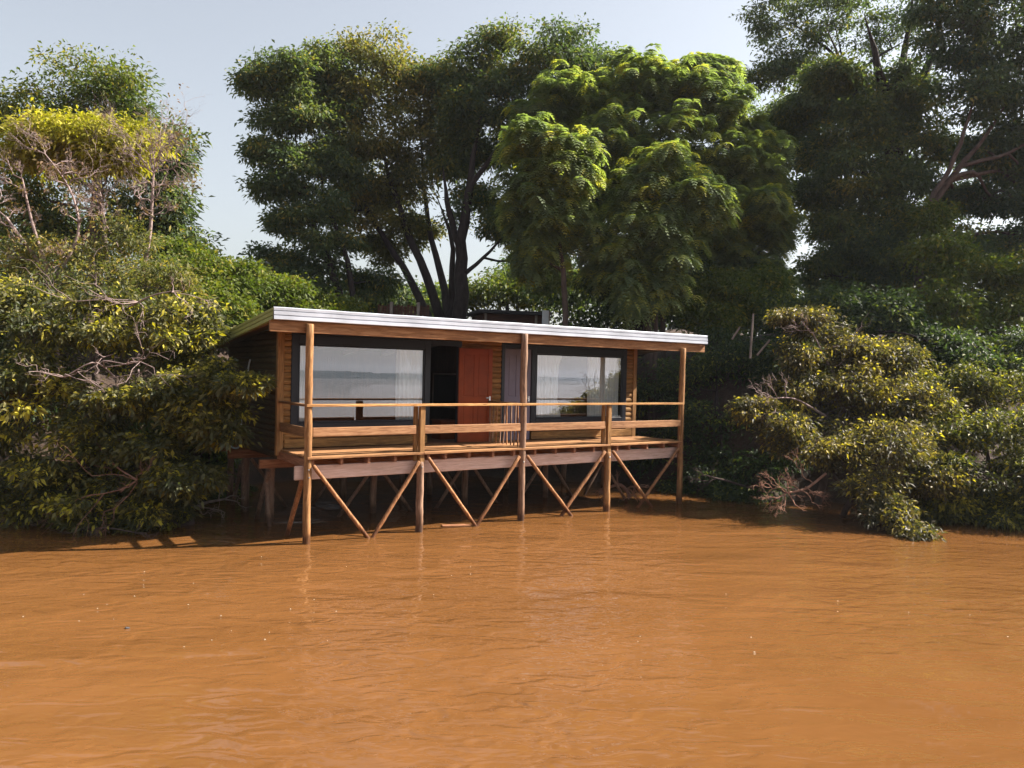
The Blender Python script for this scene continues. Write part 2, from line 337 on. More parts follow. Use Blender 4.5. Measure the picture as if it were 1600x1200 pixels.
def tree(name, label, cat, trunks, lobes, leaf, bk, seed, style='leaf', tips=18, boughs=11, L=.2, Wd=.085, k=14, rc=.3, group=None,
         young=.15, bf=.33, twigs=4, tr_name='trunk', ground=True, flat=.55, droop=.25, limb_r=.05, hollow=.55):
    rng = np.random.default_rng(seed)
    polys = []
    for tk in trunks:
        P = np.array([[*at(x, y, Y), r] for x, y, Y, r in tk])
        if ground and tk is trunks[0]: P[0, 2] = gz(P[0, 0], P[0, 1]) - .25
        elif ground and tk[0][1] > 470: P[0, 2] = min(P[0, 2], gz(P[0, 0], P[0, 1]) - .2)
        Q_ = resample(P, max(8, 3 * len(P))); Q_[:, 3] *= np.interp(np.linspace(0, 1, len(Q_)), [0, .6, 1], [1, 1, .18]); polys.append(Q_)
    base = polys[0][0][:3]
    o = empty(name, base, label, cat, group)
    B = Matrix.Translation(-Vector(base))
    tb = Tubes()
    for P in polys:
        Q = P[:, :3].copy(); Q[1:-1] += rng.normal(size=(len(Q) - 2, 3)) * .25 * P[1:-1, 3:4]
        tb.add(Q - base, P[:, 3], 9)
    nodes = np.concatenate([np.column_stack([P[2:, :3], P[2:, 3]]) for P in polys])
    allt = []; allc = []; cens = []
    for lb in lobes:
        x, y, Y, rx, ry = lb[:5]; sc = Y / F
        c = at(x, y, Y); rr = np.array([rx * sc, (lb[5] if len(lb) > 5 else rx * sc * .9), ry * sc])
        vol = rr.prod() ** (1 / 3); nb = max(4, int(boughs * (lb[6] if len(lb) > 6 else 1)))
        d = unit(rng.normal(size=(nb, 3))); bc = c + d * rr * (rng.uniform(hollow ** 2, 1, (nb, 1)) ** .5) * .82
        # limb to the lobe
        dist = np.linalg.norm(nodes[:, :3] - c, axis=1) + np.maximum(0, nodes[:, 2] - c[2]) * 2
        j = dist.argmin(); r0 = min(nodes[j, 3] * .75, max(limb_r, .022 * dist[j]))
        lp = curve(nodes[j, :3], c, rng, .10, 8, .03); tb.add(lp - base, np.linspace(r0, r0 * .45, 8), 6)
        for q in range(nb):
            ln = np.concatenate([np.column_stack([lp[3:], np.linspace(r0, r0 * .45, 8)[3:]])])
            dd = np.linalg.norm(ln[:, :3] - bc[q], axis=1); jj = dd.argmin(); r1 = ln[jj, 3] * .6
            bp = curve(ln[jj, :3], bc[q], rng, .13, 6, .04); tb.add(bp - base, np.linspace(r1, max(.008, r1 * .3), 6), 5)
            nt_ = max(3, int(tips * rng.uniform(.6, 1.3))); br = rr * bf * rng.uniform(.7, 1.25)
            g = np.clip(rng.normal(size=(nt_, 3)) * .52, -1.1, 1.1)
            tp = bc[q] + g * br * np.array([1, 1, .62 if style == 'leaf' else .85])
            tp[:, 2] -= .18 * vol * ((tp[:, :2] - bc[q, :2]) ** 2).sum(1) / (br[:2].mean() ** 2 + 1e-6) * bf
            col = np.clip(rng.normal(.38, .13) + rng.normal(size=nt_) * .10 + (rng.random(nt_) < young) * rng.uniform(.25, .6, nt_), 0, 1)
            allt.append(tp); allc.append(col); cens.append(np.repeat(bc[q][None] - np.array([0, 0, br[2] * .6]), nt_, 0))
            for t_ in tp[:twigs]:
                tb.add(curve(bp[3], t_, rng, .12, 4) - base, np.linspace(max(.006, r1 * .3), .004, 4), 3)
    tb.build(tr_name, M[bk], o)
    T = np.concatenate(allt); C_ = np.concatenate(allc); ce = np.concatenate(cens)
    foliage('crown', T - base, C_, style, rng, M[leaf], o, L, Wd, k, rc, ce - base, flat, droop)
    return o

def bare_tree(name, label, cat, trunks, ends, bk, seed, leaf=None, depth=3, spread=.5, group=None, r0=.03, nl=0, ground=True):
    rng = np.random.default_rng(seed); polys = []
    for tk in trunks:
        P = np.array([[*at(x, y, Y), r] for x, y, Y, r in tk])
        if ground and tk is trunks[0]: P[0, 2] = gz(P[0, 0], P[0, 1]) - .2
        polys.append(resample(P, max(8, 3 * len(P))))
    base = polys[0][0][:3]; o = empty(name, base, label, cat, group); tb = Tubes(); tips = []
    for P in polys: tb.add(P[:, :3] - base, P[:, 3], 7)
    nodes = np.concatenate([P[2:] for P in polys])
    def grow(a, d, Ln, r, lev):
        e = a + d * Ln; c = curve(a, e, rng, .13, 5, .04); tb.add(c - base, np.linspace(r, r * .55, 5), 4 if lev else 3)
        if lev == 0: tips.append(e); return
        for i in range(rng.integers(2, 5)):
            nd = unit(d + rng.normal(size=3) * spread + np.array([0, 0, .12])); s_ = c[rng.integers(2, 5)]
            grow(s_, nd, Ln * rng.uniform(.45, .8), r * .55, lev - 1)
    for x, y, Y in ends:
        c = at(x, y, Y); dist = np.linalg.norm(nodes[:, :3] - c, axis=1) + np.maximum(0, nodes[:, 2] - c[2] + .1) * 3
        j = dist.argmin(); dv = c - nodes[j, :3]; Ln = np.linalg.norm(dv)
        grow(nodes[j, :3], dv / Ln, Ln * .62, min(r0, nodes[j, 3] * .8), depth)
    tb.build('trunk', M[bk], o)
    if nl:
        T = np.array(tips); T = T[rng.random(len(T)) < nl]
        foliage('crown', T - base, rng.uniform(.2, .9, len(T)), 'leaf', rng, M[leaf], o, .10, .045, 5, .09, T.mean(0) - base)
    return o

# ------------------------------------------------------------------ the cabin on stilts (local x along the front, y into the bank)
cabin = empty('stilt_cabin', (P1[0], P1[1], 0), 'wooden cabin on stilts over the brown river, white edged roof and two large windows', 'cabin', rz=math.pi / 2 - TH)
rc_ = np.random.default_rng(5)
ZD, VW = 1.485, 1.43
def bx(bm, u0, u1, v0, v1, z0, z1, bev=.006, rot=None):
    b = bmesh.new(); bmesh.ops.create_cube(b, size=1)
    for v in b.verts: v.co = ((u0 + u1) / 2 + v.co.x * (u1 - u0), (v0 + v1) / 2 + v.co.y * (v1 - v0), (z0 + z1) / 2 + v.co.z * (z1 - z0))
    if bev: bmesh.ops.bevel(b, geom=b.edges[:], offset=bev, segments=1, affect='EDGES')
    if rot: b.transform(rot)
    t = bpy.data.meshes.new("t"); b.to_mesh(t); bm.from_mesh(t); bpy.data.meshes.remove(t); b.free()
def done(name, bm, m, parent=cabin, label=None):
    me = bpy.data.meshes.new(name); bm.to_mesh(me); bm.free(); o = link(name, me, m, parent)
    if label: o["label"] = label
    return o
def box(name, m, *a, parent=cabin, label=None, bev=.006):
    bm = bmesh.new(); bx(bm, *a, bev=bev); return done(name, bm, m, parent, label)
def pole(name, m, a, b, r, parent=cabin, k=12, wob=.10, label=None, taper=1.0):
    a = np.array(a, float); b = np.array(b, float); n = 22; t = np.linspace(0, 1, n)[:, None]
    P = a + (b - a) * t; off = np.cumsum(rc_.normal(size=(n, 3)), 0) * r * .05; off -= off[0] + (off[-1] - off[0]) * t; P[1:-1] += off[1:-1]
    rad = r * (1 + (taper - 1) * t[:, 0]) * (1 + rc_.normal(size=n) * wob * .3); rad = np.concatenate([[rad[0] * .9], rad, [rad[-1] * .80, .001]])
    ax = (b - a) / np.linalg.norm(b - a); P = np.concatenate([[P[0]], P[:1] + ax * .012, P[1:], [P[-1] + ax * .012], [P[-1] + ax * .016]])
    tb = Tubes(); tb.add(P, rad, k); V = tb.V[0].reshape(len(P), k, 3)
    V[1:-1] += (V[1:-1] - P[1:-1, None]) * rc_.normal(size=(1, k, 1)) * .04; tb.V[0] = V.reshape(-1, 3)
    o = tb.build(name, m, parent); 
    if label: o["label"] = label
    return o

POSTU = [0, 2.1735, 4.4757, 6.7881, 9.0588]
# front row: three posts run up to the roof beam, two piles stop under the deck
ZB0, ZB1 = 3.60, 3.79
pole('roof_post', M['post'], (0, 0, -.5), (.0, 0, 3.74), .066, label='pale knotty round post at the left end of the deck')
pole('roof_post', M['post_grey'], (POSTU[2], 0, -.5), (POSTU[2], 0, ZB1 - .005), .066, label='greyish round post in the middle of the deck')
pole('roof_post', M['post'], (POSTU[4], -.01, -.5), (POSTU[4], -.01, 3.66), .068, label='brown round post at the right end of the deck')
for i in (1, 3):
    pole('deck_pile', M['post' if i == 3 else 'post_grey'], (POSTU[i] - .01, 0, -.5), (POSTU[i] - .01, 0, 1.30), .068 + .008 * (i == 3))
    box('rail_post', M['trimz'], POSTU[i] - .055, POSTU[i] + .045, -.055, .035, 1.30, 2.335)
    box('rail_post', M['trimz'], POSTU[i] - .13, POSTU[i] - .058, .035, .10, 1.32, 2.335, label='thinner backing post behind the square rail post')
# inner rows of piles
rowV = {1.75: 1.10, 3.66: 1.05}
for v, top in ((2.12, 1.16), (3.76, 1.08), (5.2, 1.08)):
    for u in ([.02, 2.2, 4.42, 6.66, 8.55] if v < 5 else [.1, 4.4, 8.6]):
        pole('rear_pile', M['post_dark'], (u + rc_.normal() * .02, v, -1.0), (u, v, top), .085 if u < .1 else .07)
# diagonal braces, front row
zb = 1.33
for a, b in [((.09, 1.33), (1.13, -.02)), ((1.20, -.02), (2.10, 1.31)), ((2.30, 1.37), (3.37, -.01)), ((3.40, .02), (4.36, 1.31)),
             ((4.57, 1.31), (5.78, -.02)), ((5.50, -.03), (6.66, 1.32)), ((6.88, 1.32), (8.14, -.04)), ((7.70, -.03), (8.96, 1.31))]:
    d = np.array(b) - np.array(a); lo, hi = (a, b) if a[1] < b[1] else (b, a)
    e = np.array(hi) - np.array(lo); lo2 = np.array(lo) - e / np.linalg.norm(e) * .35
    back = .06 if lo[0] in (5.50, 7.70) else 0
    pole('brace', M['brace'], (lo2[0], -.05 + back, lo2[1]), (hi[0], -.06 + back * .3, hi[1]), .036, wob=.16)
# braces of the inner rows
for u0, u1, v in [(2.2, 1.15, 2.1), (2.2, 3.3, 2.1), (4.42, 3.4, 2.1), (4.42, 5.5, 2.1), (6.66, 5.6, 2.1), (6.66, 7.7, 2.1), (8.55, 7.6, 2.05), (.1, 1.1, 3.7), (2.2, 1.2, 3.7), (4.42, 5.4, 3.7)]:
    pole('brace', M['post_dark'], (u1, v - .05, -.35), (u0, v - .08, 1.06), .036)
pole('brace', M['post_grey'], (8.34, .75, -.3), (7.15, .62, 1.05), .03)
# braces along the left side
for (va, za), (vb, zb_) in [((.12, 1.10), (1.02, -.35)), ((2.15, .85), (1.62, -.3)), ((2.0, 1.0), (2.75, -.35)), ((3.75, 1.0), (3.3, -.35)), ((3.9, .9), (4.5, -.35))]:
    pole('brace', M['post_dark'] if va > 1 else M['brace'], (-.06 - (va > 1) * .04, vb, zb_), (-.04, va, za), .042)
# beams and joists
bm = bmesh.new(); n = 40; V = []
pk = box('deck_beam', M['pink'], -.19, 9.16, .07, .135, 1.085, 1.325, bev=.01, label='long pale pink deck beam under the joists')
box('floor_beam', M['redbeam'], -.30, 8.9, 1.72, 1.79, 1.10, 1.265, label='reddish floor beam whose left end sticks out under the wall')
box('floor_beam', M['redbeam'], -.38, 8.9, 3.62, 3.69, 1.09, 1.26)
box('floor_beam', M['redbeam'], -.2, 8.8, 5.1, 5.17, 1.09, 1.26)
for i, u in enumerate(np.concatenate([[.085], np.arange(.585, 9.0, .525)])):
    if any(abs(u - p) < .12 for p in POSTU[1:4]): u += .13
    if i % 3 == 1: u += .02
    box('joist', M['joist'], u - .028, u + .028, -.04 + rc_.uniform(-.015, .015), 4.95, 1.33, 1.445)
box('joist', M['joist'], 8.93, 8.985, -.05, 4.95, 1.33, 1.445)
bm = bmesh.new()                                          # deck boards laid along the front
for j, (a, b) in enumerate([(-.085, .16), (.165, .41), (.415, .66), (.665, .91), (.915, 1.16), (1.165, 1.40)]):
    us = [-.03 + rc_.uniform(-.015, .02), POSTU[1] + .02 if j == 0 else 3.0 + .9 * (j % 2), POSTU[2] - .06 if j == 0 else 6.1 - .7 * (j % 2), POSTU[3] - .0 if j == 0 else 7.6, 9.04 + rc_.uniform(-.02, .0)]
    for p in range(4):
        h = rc_.uniform(-.002, .003) + (.012 if j == 1 else 0)
        bx(bm, us[p] + .003, us[p + 1] - .003, a, b, ZD - .038 + h, ZD + h, bev=.003)
done('deck', bm, M['deck'])
box('side_joist', M['joist'], -.045, -.003, .02, 1.5, 1.30, 1.445)
# hand rail and middle rail of the front
bm = bmesh.new()
for a, b in ((-.10, .02), (.0, 2.0), (2.002, 4.40), (4.402, 6.80), (6.802, 9.03)):
    if a < -.05: continue
    bx(bm, a - (.06 if a == 0 else 0), b, -.085, .03, 2.345, 2.388, bev=.004)
done('top_rail', bm, M['rail'])
for a, b, z in ((.07, POSTU[1] - .135, 1.825), (POSTU[1] + .047, POSTU[2] - .07, 1.825), (POSTU[2] + .065, POSTU[3] - .135, 1.82), (POSTU[3] + .047, POSTU[4] - .05, 1.82)):
    box('middle_rail', M['rail_mid'], a, b, -.045, -.008, z + .005, z + .16)
box('side_rail', M['rail_v'], -.07, .03, .05, 1.46, 2.345, 2.385)
box('side_rail', M['rail_v'], -.04, -.005, .06, 1.42, 1.82, 1.985)
box('side_rail', M['rail_v'], 9.03, 9.15, .0, .10, 2.35, 2.385, label='short stub of rail beyond the right post')
# roof beam
box('roof_beam', M['beam'], -.66, 9.90, .075, .135, ZB0, ZB1)
box('wall_plate', M['beam'], -.08, 8.9, VW - .05, VW - .002, 3.70, 3.80)

# walls ---------------------------------------------------------------
def logwall(u0, u1, z0, z1, v, h=.118, bulge=.036, side=False, thick=.08):
    """half-log siding facing -v (or -u when side)"""
    zs = []; off = []; z = z0
    while z < z1 - .02:
        hh = min(h, z1 - z)
        for t in (0, .08, .3, .55, .8, .94, 1.0): zs.append(z + hh * t); off.append(bulge * math.sqrt(max(0, 1 - (2 * t - 1) ** 2)) * 1.0)
        z += hh
    zs = np.array(zs); off = np.array(off); m = len(zs); V = []
    xs_ = np.linspace(u0, u1, max(2, int((u1 - u0) / .5)))
    for x in xs_:
        jit = .002 * math.sin(x * 9)
        V.append(np.stack([np.full(m, x), v - off - jit, zs], 1))
    V.append(np.stack([np.full(m, u1), np.full(m, v + thick), zs], 1)); V.insert(0, np.stack([np.full(m, u0), np.full(m, v + thick), zs], 1))
    nr = len(V); V = np.concatenate(V); i = np.arange(nr)[:, None] * m; j = np.arange(m - 1)[None]; ii = (i + m) % (nr * m)
    Fq = np.stack([i + j, ii + j, ii + j + 1, i + j + 1], -1).reshape(-1, 4)
    if side: V = V[:, [1, 0, 2]]
    return V, Fq
def walls(name, segs, m, side=False, label=None):
    Vs, Fs, n = [], [], 0
    for s_ in segs:
        V, Fq = logwall(*s_, side=side); Vs.append(V); Fs.append(Fq + n); n += len(V)
    o = mesh_np(name, np.concatenate(Vs), np.concatenate(Fs), m, cabin)
    if label: o["label"] = label
    return o
walls('front_wall', [(.03, .155, 1.50, 3.70, VW), (3.82, 4.855, 1.46, 3.70, VW), (8.585, 8.79, 1.50, 3.70, VW),
                     (.05, 3.02, 1.672, 1.85, VW, .09), (5.74, 8.58, 1.672, 1.85, VW, .09)], M['log'], label='front wall of half log siding round the windows and doors')
box('skirting_board', M['log'], .05, 3.04, VW - .05, VW - .004, 1.502, 1.668)
box('skirting_board', M['log'], 5.70, 8.79, VW - .05, VW - .004, 1.502, 1.668)
walls('side_wall', [(VW + .07, 4.95, 1.30, 3.72, -.035)], M['log_v'], side=True, label='left wall of half logs, shade painted into its dark colour')
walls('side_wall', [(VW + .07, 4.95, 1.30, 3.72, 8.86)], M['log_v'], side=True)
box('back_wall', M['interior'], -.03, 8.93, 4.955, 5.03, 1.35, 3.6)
box('corner_board', M['trimz'], -.10, .025, VW - .045, VW + .06, 1.37, 3.70)
box('corner_board', M['trimz'], 8.80, 8.92, VW - .05, VW + .06, 1.45, 3.70)
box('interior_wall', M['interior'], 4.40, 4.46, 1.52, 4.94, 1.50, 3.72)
box('cabin_floor', M['joist'], .0, 8.88, 1.41, 4.95, 1.447, 1.483)
bm = bmesh.new()                                          # inner panelling
bx(bm, .05, 8.84, 4.90, 4.95, 1.49, 3.60, bev=0); bx(bm, .05, .08, 1.52, 4.89, 1.49, 3.68, bev=0); bx(bm, 8.80, 8.83, 1.52, 4.89, 1.49, 3.68, bev=0)
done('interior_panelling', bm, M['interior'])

# windows and doors -----------------------------------------------------
def frame(name, u0, u1, z0, z1, w, parent, wb=None, depth=(.0, .075), extra=None, m='frame', wt=None):
    bm = bmesh.new(); v0, v1 = VW - .05 + depth[0], VW - .05 + depth[1]; wb = wb or w; wt = wt or w
    bx(bm, u0, u0 + w, v0, v1, z0, z1); bx(bm, u1 - w, u1, v0, v1, z0, z1)
    bx(bm, u0 + w, u1 - w, v0 + .002, v1, z0, z0 + wb); bx(bm, u0 + w, u1 - w, v0 + .002, v1, z1 - wt, z1)
    return done(name, bm, M[m], parent)
def window(u0, u1, z0, z1, label):
    f = frame('window', u0, u1, z0, z1, .13, cabin, .105, wt=.17); f["label"] = label
    g = frame('sash', u0 + .132, u1 - .132, z0 + .107, z1 - .172, .032, f, depth=(.012, .05))
    z_a, z_b = z0 + .13, z1 - .195; k_ = .0058 * (z_b - z_a) / 2      # the pane leans back a third of a degree
    p = mesh_np('pane', [(u0 + .155, VW - .016 - k_, z_a), (u1 - .155, VW - .016 - k_, z_a), (u1 - .155, VW - .016 + k_, z_b), (u0 + .155, VW - .016 + k_, z_b)], np.array([[0, 1, 2, 3]]), M['glass'], f)
    return f
window(.158, 3.085, 1.858, 3.62, 'left picture window mirroring the river and its far bank')
window(5.675, 8.575, 1.858, 3.62, 'right picture window mirroring sky and leaves')
bm = bmesh.new()
bx(bm, 3.087, 3.83, VW - .05, VW + .03, 3.53, 3.64); bx(bm, .16, 3.087, VW - .048, VW + .03, 3.622, 3.70); bx(bm, 3.75, 3.82, VW - .03, VW + .05, 1.49, 3.53)
done('door_frame', bm, M['frame'])
bm = bmesh.new(); bx(bm, 4.858, 4.945, VW - .05, VW + .04, 1.487, 3.62); bx(bm, 4.947, 5.673, VW - .05, VW + .04, 3.535, 3.62); bx(bm, 4.86, 8.575, VW - .048, VW + .03, 3.622, 3.70)
done('door_frame', bm, M['frame'])
def door(name, m, u0, v0, ang, w_, z0, z1, flip, label, hdl):
    """panelled door leaf in its own frame: x along the leaf from the hinge"""
    e = bpy.data.objects.new(name, None); S.collection.objects.link(e); e.parent = cabin; e.location = (u0, v0, z0); e.rotation_euler = (0, 0, ang); e["label"] = label
    H = z1 - z0; bm = bmesh.new(); t = .04; st = .10
    bx(bm, 0, st, 0, t, 0, H, bev=.004); bx(bm, w_ - st, w_, 0, t, 0, H, bev=.004)
    for a, b in ((0, .16), (.86, .97), (H - .13, H)): bx(bm, st, w_ - st, .002, t - .002, a, b, bev=.004)
    mid = w_ / 2
    for a, b in ((.16, .86), (.97, H - .13)):
        bx(bm, mid - .045, mid + .045, .003, t - .003, a, b, bev=.004)
        for x0, x1 in ((st, mid - .045), (mid + .045, w_ - st)):
            bx(bm, x0, x1, .014, t - .014, a, b, bev=0); bx(bm, x0 + .025, x1 - .025, .007, t - .007, a + .025, b - .025, bev=.006)
    done('leaf', bm, m, e)
    bm = bmesh.new(); bx(bm, hdl - .018, hdl + .018, -.012, .0, .86, .98, bev=.003); bx(bm, hdl - .11 if hdl > w_ / 2 else hdl, hdl if hdl > w_ / 2 else hdl + .11, -.05, -.036, .935, .955, bev=.004); bx(bm, hdl - .008, hdl + .008, -.04, -.01, .935, .955, bev=.002)
    done('handle', bm, M['handle'], e); return e
door('door', M['orange'], 3.74, VW - .10, -R(5), .80, 1.50, 3.50, False, 'open orange brown panelled door folded back against the wall', .745)
door('door', M['grey_door'], 4.95, VW - .022, 0, .72, 1.495, 3.53, False, 'closed grey violet panelled door', .67)

# low slatted divider across the deck
bm = bmesh.new(); bx(bm, POSTU[2] - .035, POSTU[2] + .035, .07, VW - .055, 2.345, 2.386)
done('divider_rail', bm, M['rail_v'])
for i in range(9):
    v = .16 + i * .134; pole('baluster', M['post_grey' if i % 3 else 'brace'], (POSTU[2] + rc_.normal() * .006, v, ZD + .012), (POSTU[2] + rc_.normal() * .012, v + rc_.normal() * .012, 2.343), .016, k=6)

# roof --------------------------------------------------------------------
VF, VB = .015, 5.25; UA = onv(428, 478, VF)[0]; UB = onv(1105.5, 524, VF)[0]
def rz_(v, z=4.0): return z - .105 * (v - VF)
roof = None
bm = bmesh.new()
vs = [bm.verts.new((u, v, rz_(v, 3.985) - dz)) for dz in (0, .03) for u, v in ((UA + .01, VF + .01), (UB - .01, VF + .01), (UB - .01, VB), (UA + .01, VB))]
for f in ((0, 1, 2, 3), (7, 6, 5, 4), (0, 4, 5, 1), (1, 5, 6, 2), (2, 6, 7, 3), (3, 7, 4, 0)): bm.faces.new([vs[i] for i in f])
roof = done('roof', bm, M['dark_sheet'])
prof = [(0.03, .01), (-.004, .0), (-.006, -.004), (-.002, -.046), (.018, -.052), (.018, -.058), (-.012, -.064), (-.010, -.121), (.010, -.127), (.010, -.133), (-.016, -.139), (-.018, -.196), (-.008, -.204), (.03, -.206)]
def trim(name, A, B, out, m, label, n=40):
    A = np.array(A, float); B = np.array(B, float); out = np.array(out, float); V = []
    for i in range(n + 1):
        t = i / n; c = A + (B - A) * t
        j = .0018 * math.sin(i * 2.1) + .0012 * math.sin(i * .73)
        for k_, (o_, z) in enumerate(prof): V.append(c - out * (o_ + j * (k_ > 8)) + np.array([0, 0, z + j]))
    m_ = len(prof); i = np.arange(n)[:, None] * m_; j = np.arange(m_ - 1)[None]
    o = mesh_np(name, V, np.stack([i + j, i + m_ + j, i + m_ + j + 1, i + j + 1], -1).reshape(-1, 4), m, roof); o["label"] = label
trim('roof_edge', (UA, VF, 4.0), (UB, VF, 4.0), (0, -1, 0), M['metal'], 'white ribbed metal edge along the front of the roof')
trim('roof_edge', (UA, VB, rz_(VB)), (UA, VF, 4.0), (-1, 0, 0), M['olive'], 'ribbed metal edge along the left side of the roof, reflected foliage painted in olive')
trim('roof_edge', (UB, VF, 4.0), (UB, VB, rz_(VB)), (1, 0, 0), M['metal'], 'white ribbed metal edge on the right side of the roof')
bm = bmesh.new()
for u in np.arange(-.45, 9.75, 1.02):
    b = bmesh.new(); vs = [b.verts.new((uu, v, rz_(v, 3.945) - dz)) for uu in (u - .025, u + .025) for v, dz in ((VF + .05, 0), (VB - .1, 0), (VB - .1, .10), (VF + .05, .10))]
    for f in ((0, 1, 2, 3), (7, 6, 5, 4), (0, 4, 5, 1), (1, 5, 6, 2), (2, 6, 7, 3), (3, 7, 4, 0)): b.faces.new([vs[i] for i in f])
    t = bpy.data.meshes.new("t"); b.to_mesh(t); bm.from_mesh(t); b.free()
o = done('rafters', bm, M['rail_v'], roof)

# things in and on the cabin ------------------------------------------------
CR = cabin.rotation_euler.z
def incabin(u, v, z): p = L2W(u, v, z); return Vector(p)
def curtain(u0, u1, label, gather=0):
    o_u = (u0 + u1) / 2; z0, z1 = 1.93, 3.52; nu, nz = 60, 14; V = []
    for k_ in range(nz):
        t = k_ / (nz - 1); z = z1 - (z1 - z0) * t
        for i in range(nu):
            s_ = i / (nu - 1); wd = (u1 - u0) * (1 - gather * math.sin(math.pi * t) * .6)
            uu = u0 + s_ * wd - o_u; V.append((uu, .025 * math.sin(s_ * wd * 70 + .6 * math.sin(t * 3)) + .008 * math.sin(s_ * 31 + t * 4), z - z0))
    i = np.arange(nz - 1)[:, None] * nu; j = np.arange(nu - 1)[None]
    o = mesh_np('curtain', V, np.stack([i + j, i + j + 1, i + nu + j + 1, i + nu + j], -1).reshape(-1, 4), M['curtain'], smooth=True)
    o.location = incabin(o_u, VW + .06, z0); o.rotation_euler = (0, 0, CR); md = o.modifiers.new('t', 'SOLIDIFY'); md.thickness = .003
    meta(o, label, 'curtain', 'white curtains behind the cabin windows')
curtain(.30, .56, 'narrow white curtain at the far left end of the left window')
curtain(2.36, 2.95, 'white curtain drawn to the right end of the left window')
curtain(5.80, 6.62, 'white curtain hanging at the left end of the right window, beside the grey door', .25)
curtain(7.42, 8.42, 'wide white curtain covering the right part of the right window')
# dark screen on the inner wall, round shade, small box seen through the open door
t = empty('wall_screen', incabin(4.36, 2.9, 2.55), 'dark framed screen on the wall inside the open doorway', 'screen', rz=CR)
bm = bmesh.new(); bx(bm, -.03, 0, -.62, .62, -.36, .36); done('screen', bm, M['black'], t)
bm = bmesh.new()
for a in ((-.66, -.62, -.40, .40), (.62, .66, -.40, .40)): bx(bm, -.04, 0, *a)
for a in ((-.62, .62, .36, .40), (-.62, .62, -.40, -.36)): bx(bm, -.04, 0, *a)
done('frame', bm, M['stick'], t)
bm = bmesh.new(); bmesh.ops.create_uvsphere(bm, u_segments=20, v_segments=12, radius=.20); bmesh.ops.scale(bm, vec=(.45, 1, 1), verts=bm.verts)
o = done('wicker_shade', bm, M['orange_shade'], None); o.location = incabin(4.24, 2.05, 2.98); o.rotation_euler = (0, 0, CR)
meta(o, 'orange round woven shade inside the open doorway, beside the door leaf', 'lamp shade')
t = empty('bedside_box', incabin(3.95, 2.3, 1.49), 'small reddish wooden box on the floor inside the open doorway', 'box', rz=CR)
bm = bmesh.new(); bx(bm, -.2, .2, -.2, .2, 0, .40); done('body', bm, M['orange'], t)
bm = bmesh.new(); bx(bm, -.22, .22, -.22, .22, .402, .43); done('lid', bm, M['orange'], t)
# pipe down the left wall
pts = [onu(x, y, -.13) for x, y in [(391, 562), (388, 570), (387, 585), (382, 620), (379, 640), (376, 680), (374, 700), (366, 701), (350, 690), (335, 678)]]
tb = Tubes(); P = np.array([L2W(-.13, v, z) for v, z in pts]); tb.add(resample(P, 40) - P[0], .017, 8)
o = tb.build('water_pipe', M['pvc']); o.location = P[0]; meta(o, 'pale bent water pipe running down the dark left wall of the cabin', 'pipe')

for u, z, y in ((0, 1.27, -.07), (POSTU[2], 1.2, -.07), (POSTU[4], 1.21, -.075), (POSTU[1] - .01, 1.21, -.075), (POSTU[3] - .01, 1.2, -.082), (0.01, 1.14, -.07)):
    b_ = box('bolt', M['handle'], u - .012, u + .012, y - .012, y + .012, z - .012, z + .012, bev=.004)

# ------------------------------------------------------------------ trees and bushes
# far woods behind, low
tree('distant_shrub', 'green rounded shrub seen low between the trunks of the tall central trees', 'shrub', [[(800, 500, 38, .12), (790, 450, 38, .08)]],
     [(770, 452, 38, 70, 30), (700, 470, 38, 60, 26), (850, 460, 38, 60, 34)], 'leaf_hedge', 'bark_dark', 11, L=.24, Wd=.11, rc=.4, boughs=14)
tree('distant_tree', 'small bluish tree at the sky gap right of the thick dark trunk', 'tree', [[(812, 500, 40, .12), (806, 430, 40, .08)]],
     [(812, 428, 40, 40, 34), (850, 440, 40, 50, 40)], 'leaf_blue', 'bark_dark', 12, L=.26, Wd=.1, rc=.45, boughs=14)
for i, (x, y, rx, ry, lab) in enumerate([
    (420, 470, 120, 50, 'dark thicket behind the left end of the roof'), (590, 470, 90, 30, 'dark thicket at the foot of the multi stemmed tree'),
    (980, 470, 120, 60, 'dark thicket behind the two stemmed feathery tree'), (1150, 480, 110, 50, 'dark thicket beyond the right end of the roof'),
    (1330, 470, 130, 70, 'dark thicket below the vine hung tree'), (1560, 440, 130, 90, 'dark thicket at the right edge of the picture'),
    (60, 400, 120, 110, 'dark thicket behind the bare twigs at the left edge')]):
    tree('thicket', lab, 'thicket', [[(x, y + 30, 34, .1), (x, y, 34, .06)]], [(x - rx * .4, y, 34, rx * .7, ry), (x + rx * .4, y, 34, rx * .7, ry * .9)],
         'leaf_under' if i else 'leaf_dark', 'bark_dark', 30 + i, L=.26, Wd=.12, rc=.5, boughs=20, tips=16, k=14, group='dark thickets along the top of the bank')

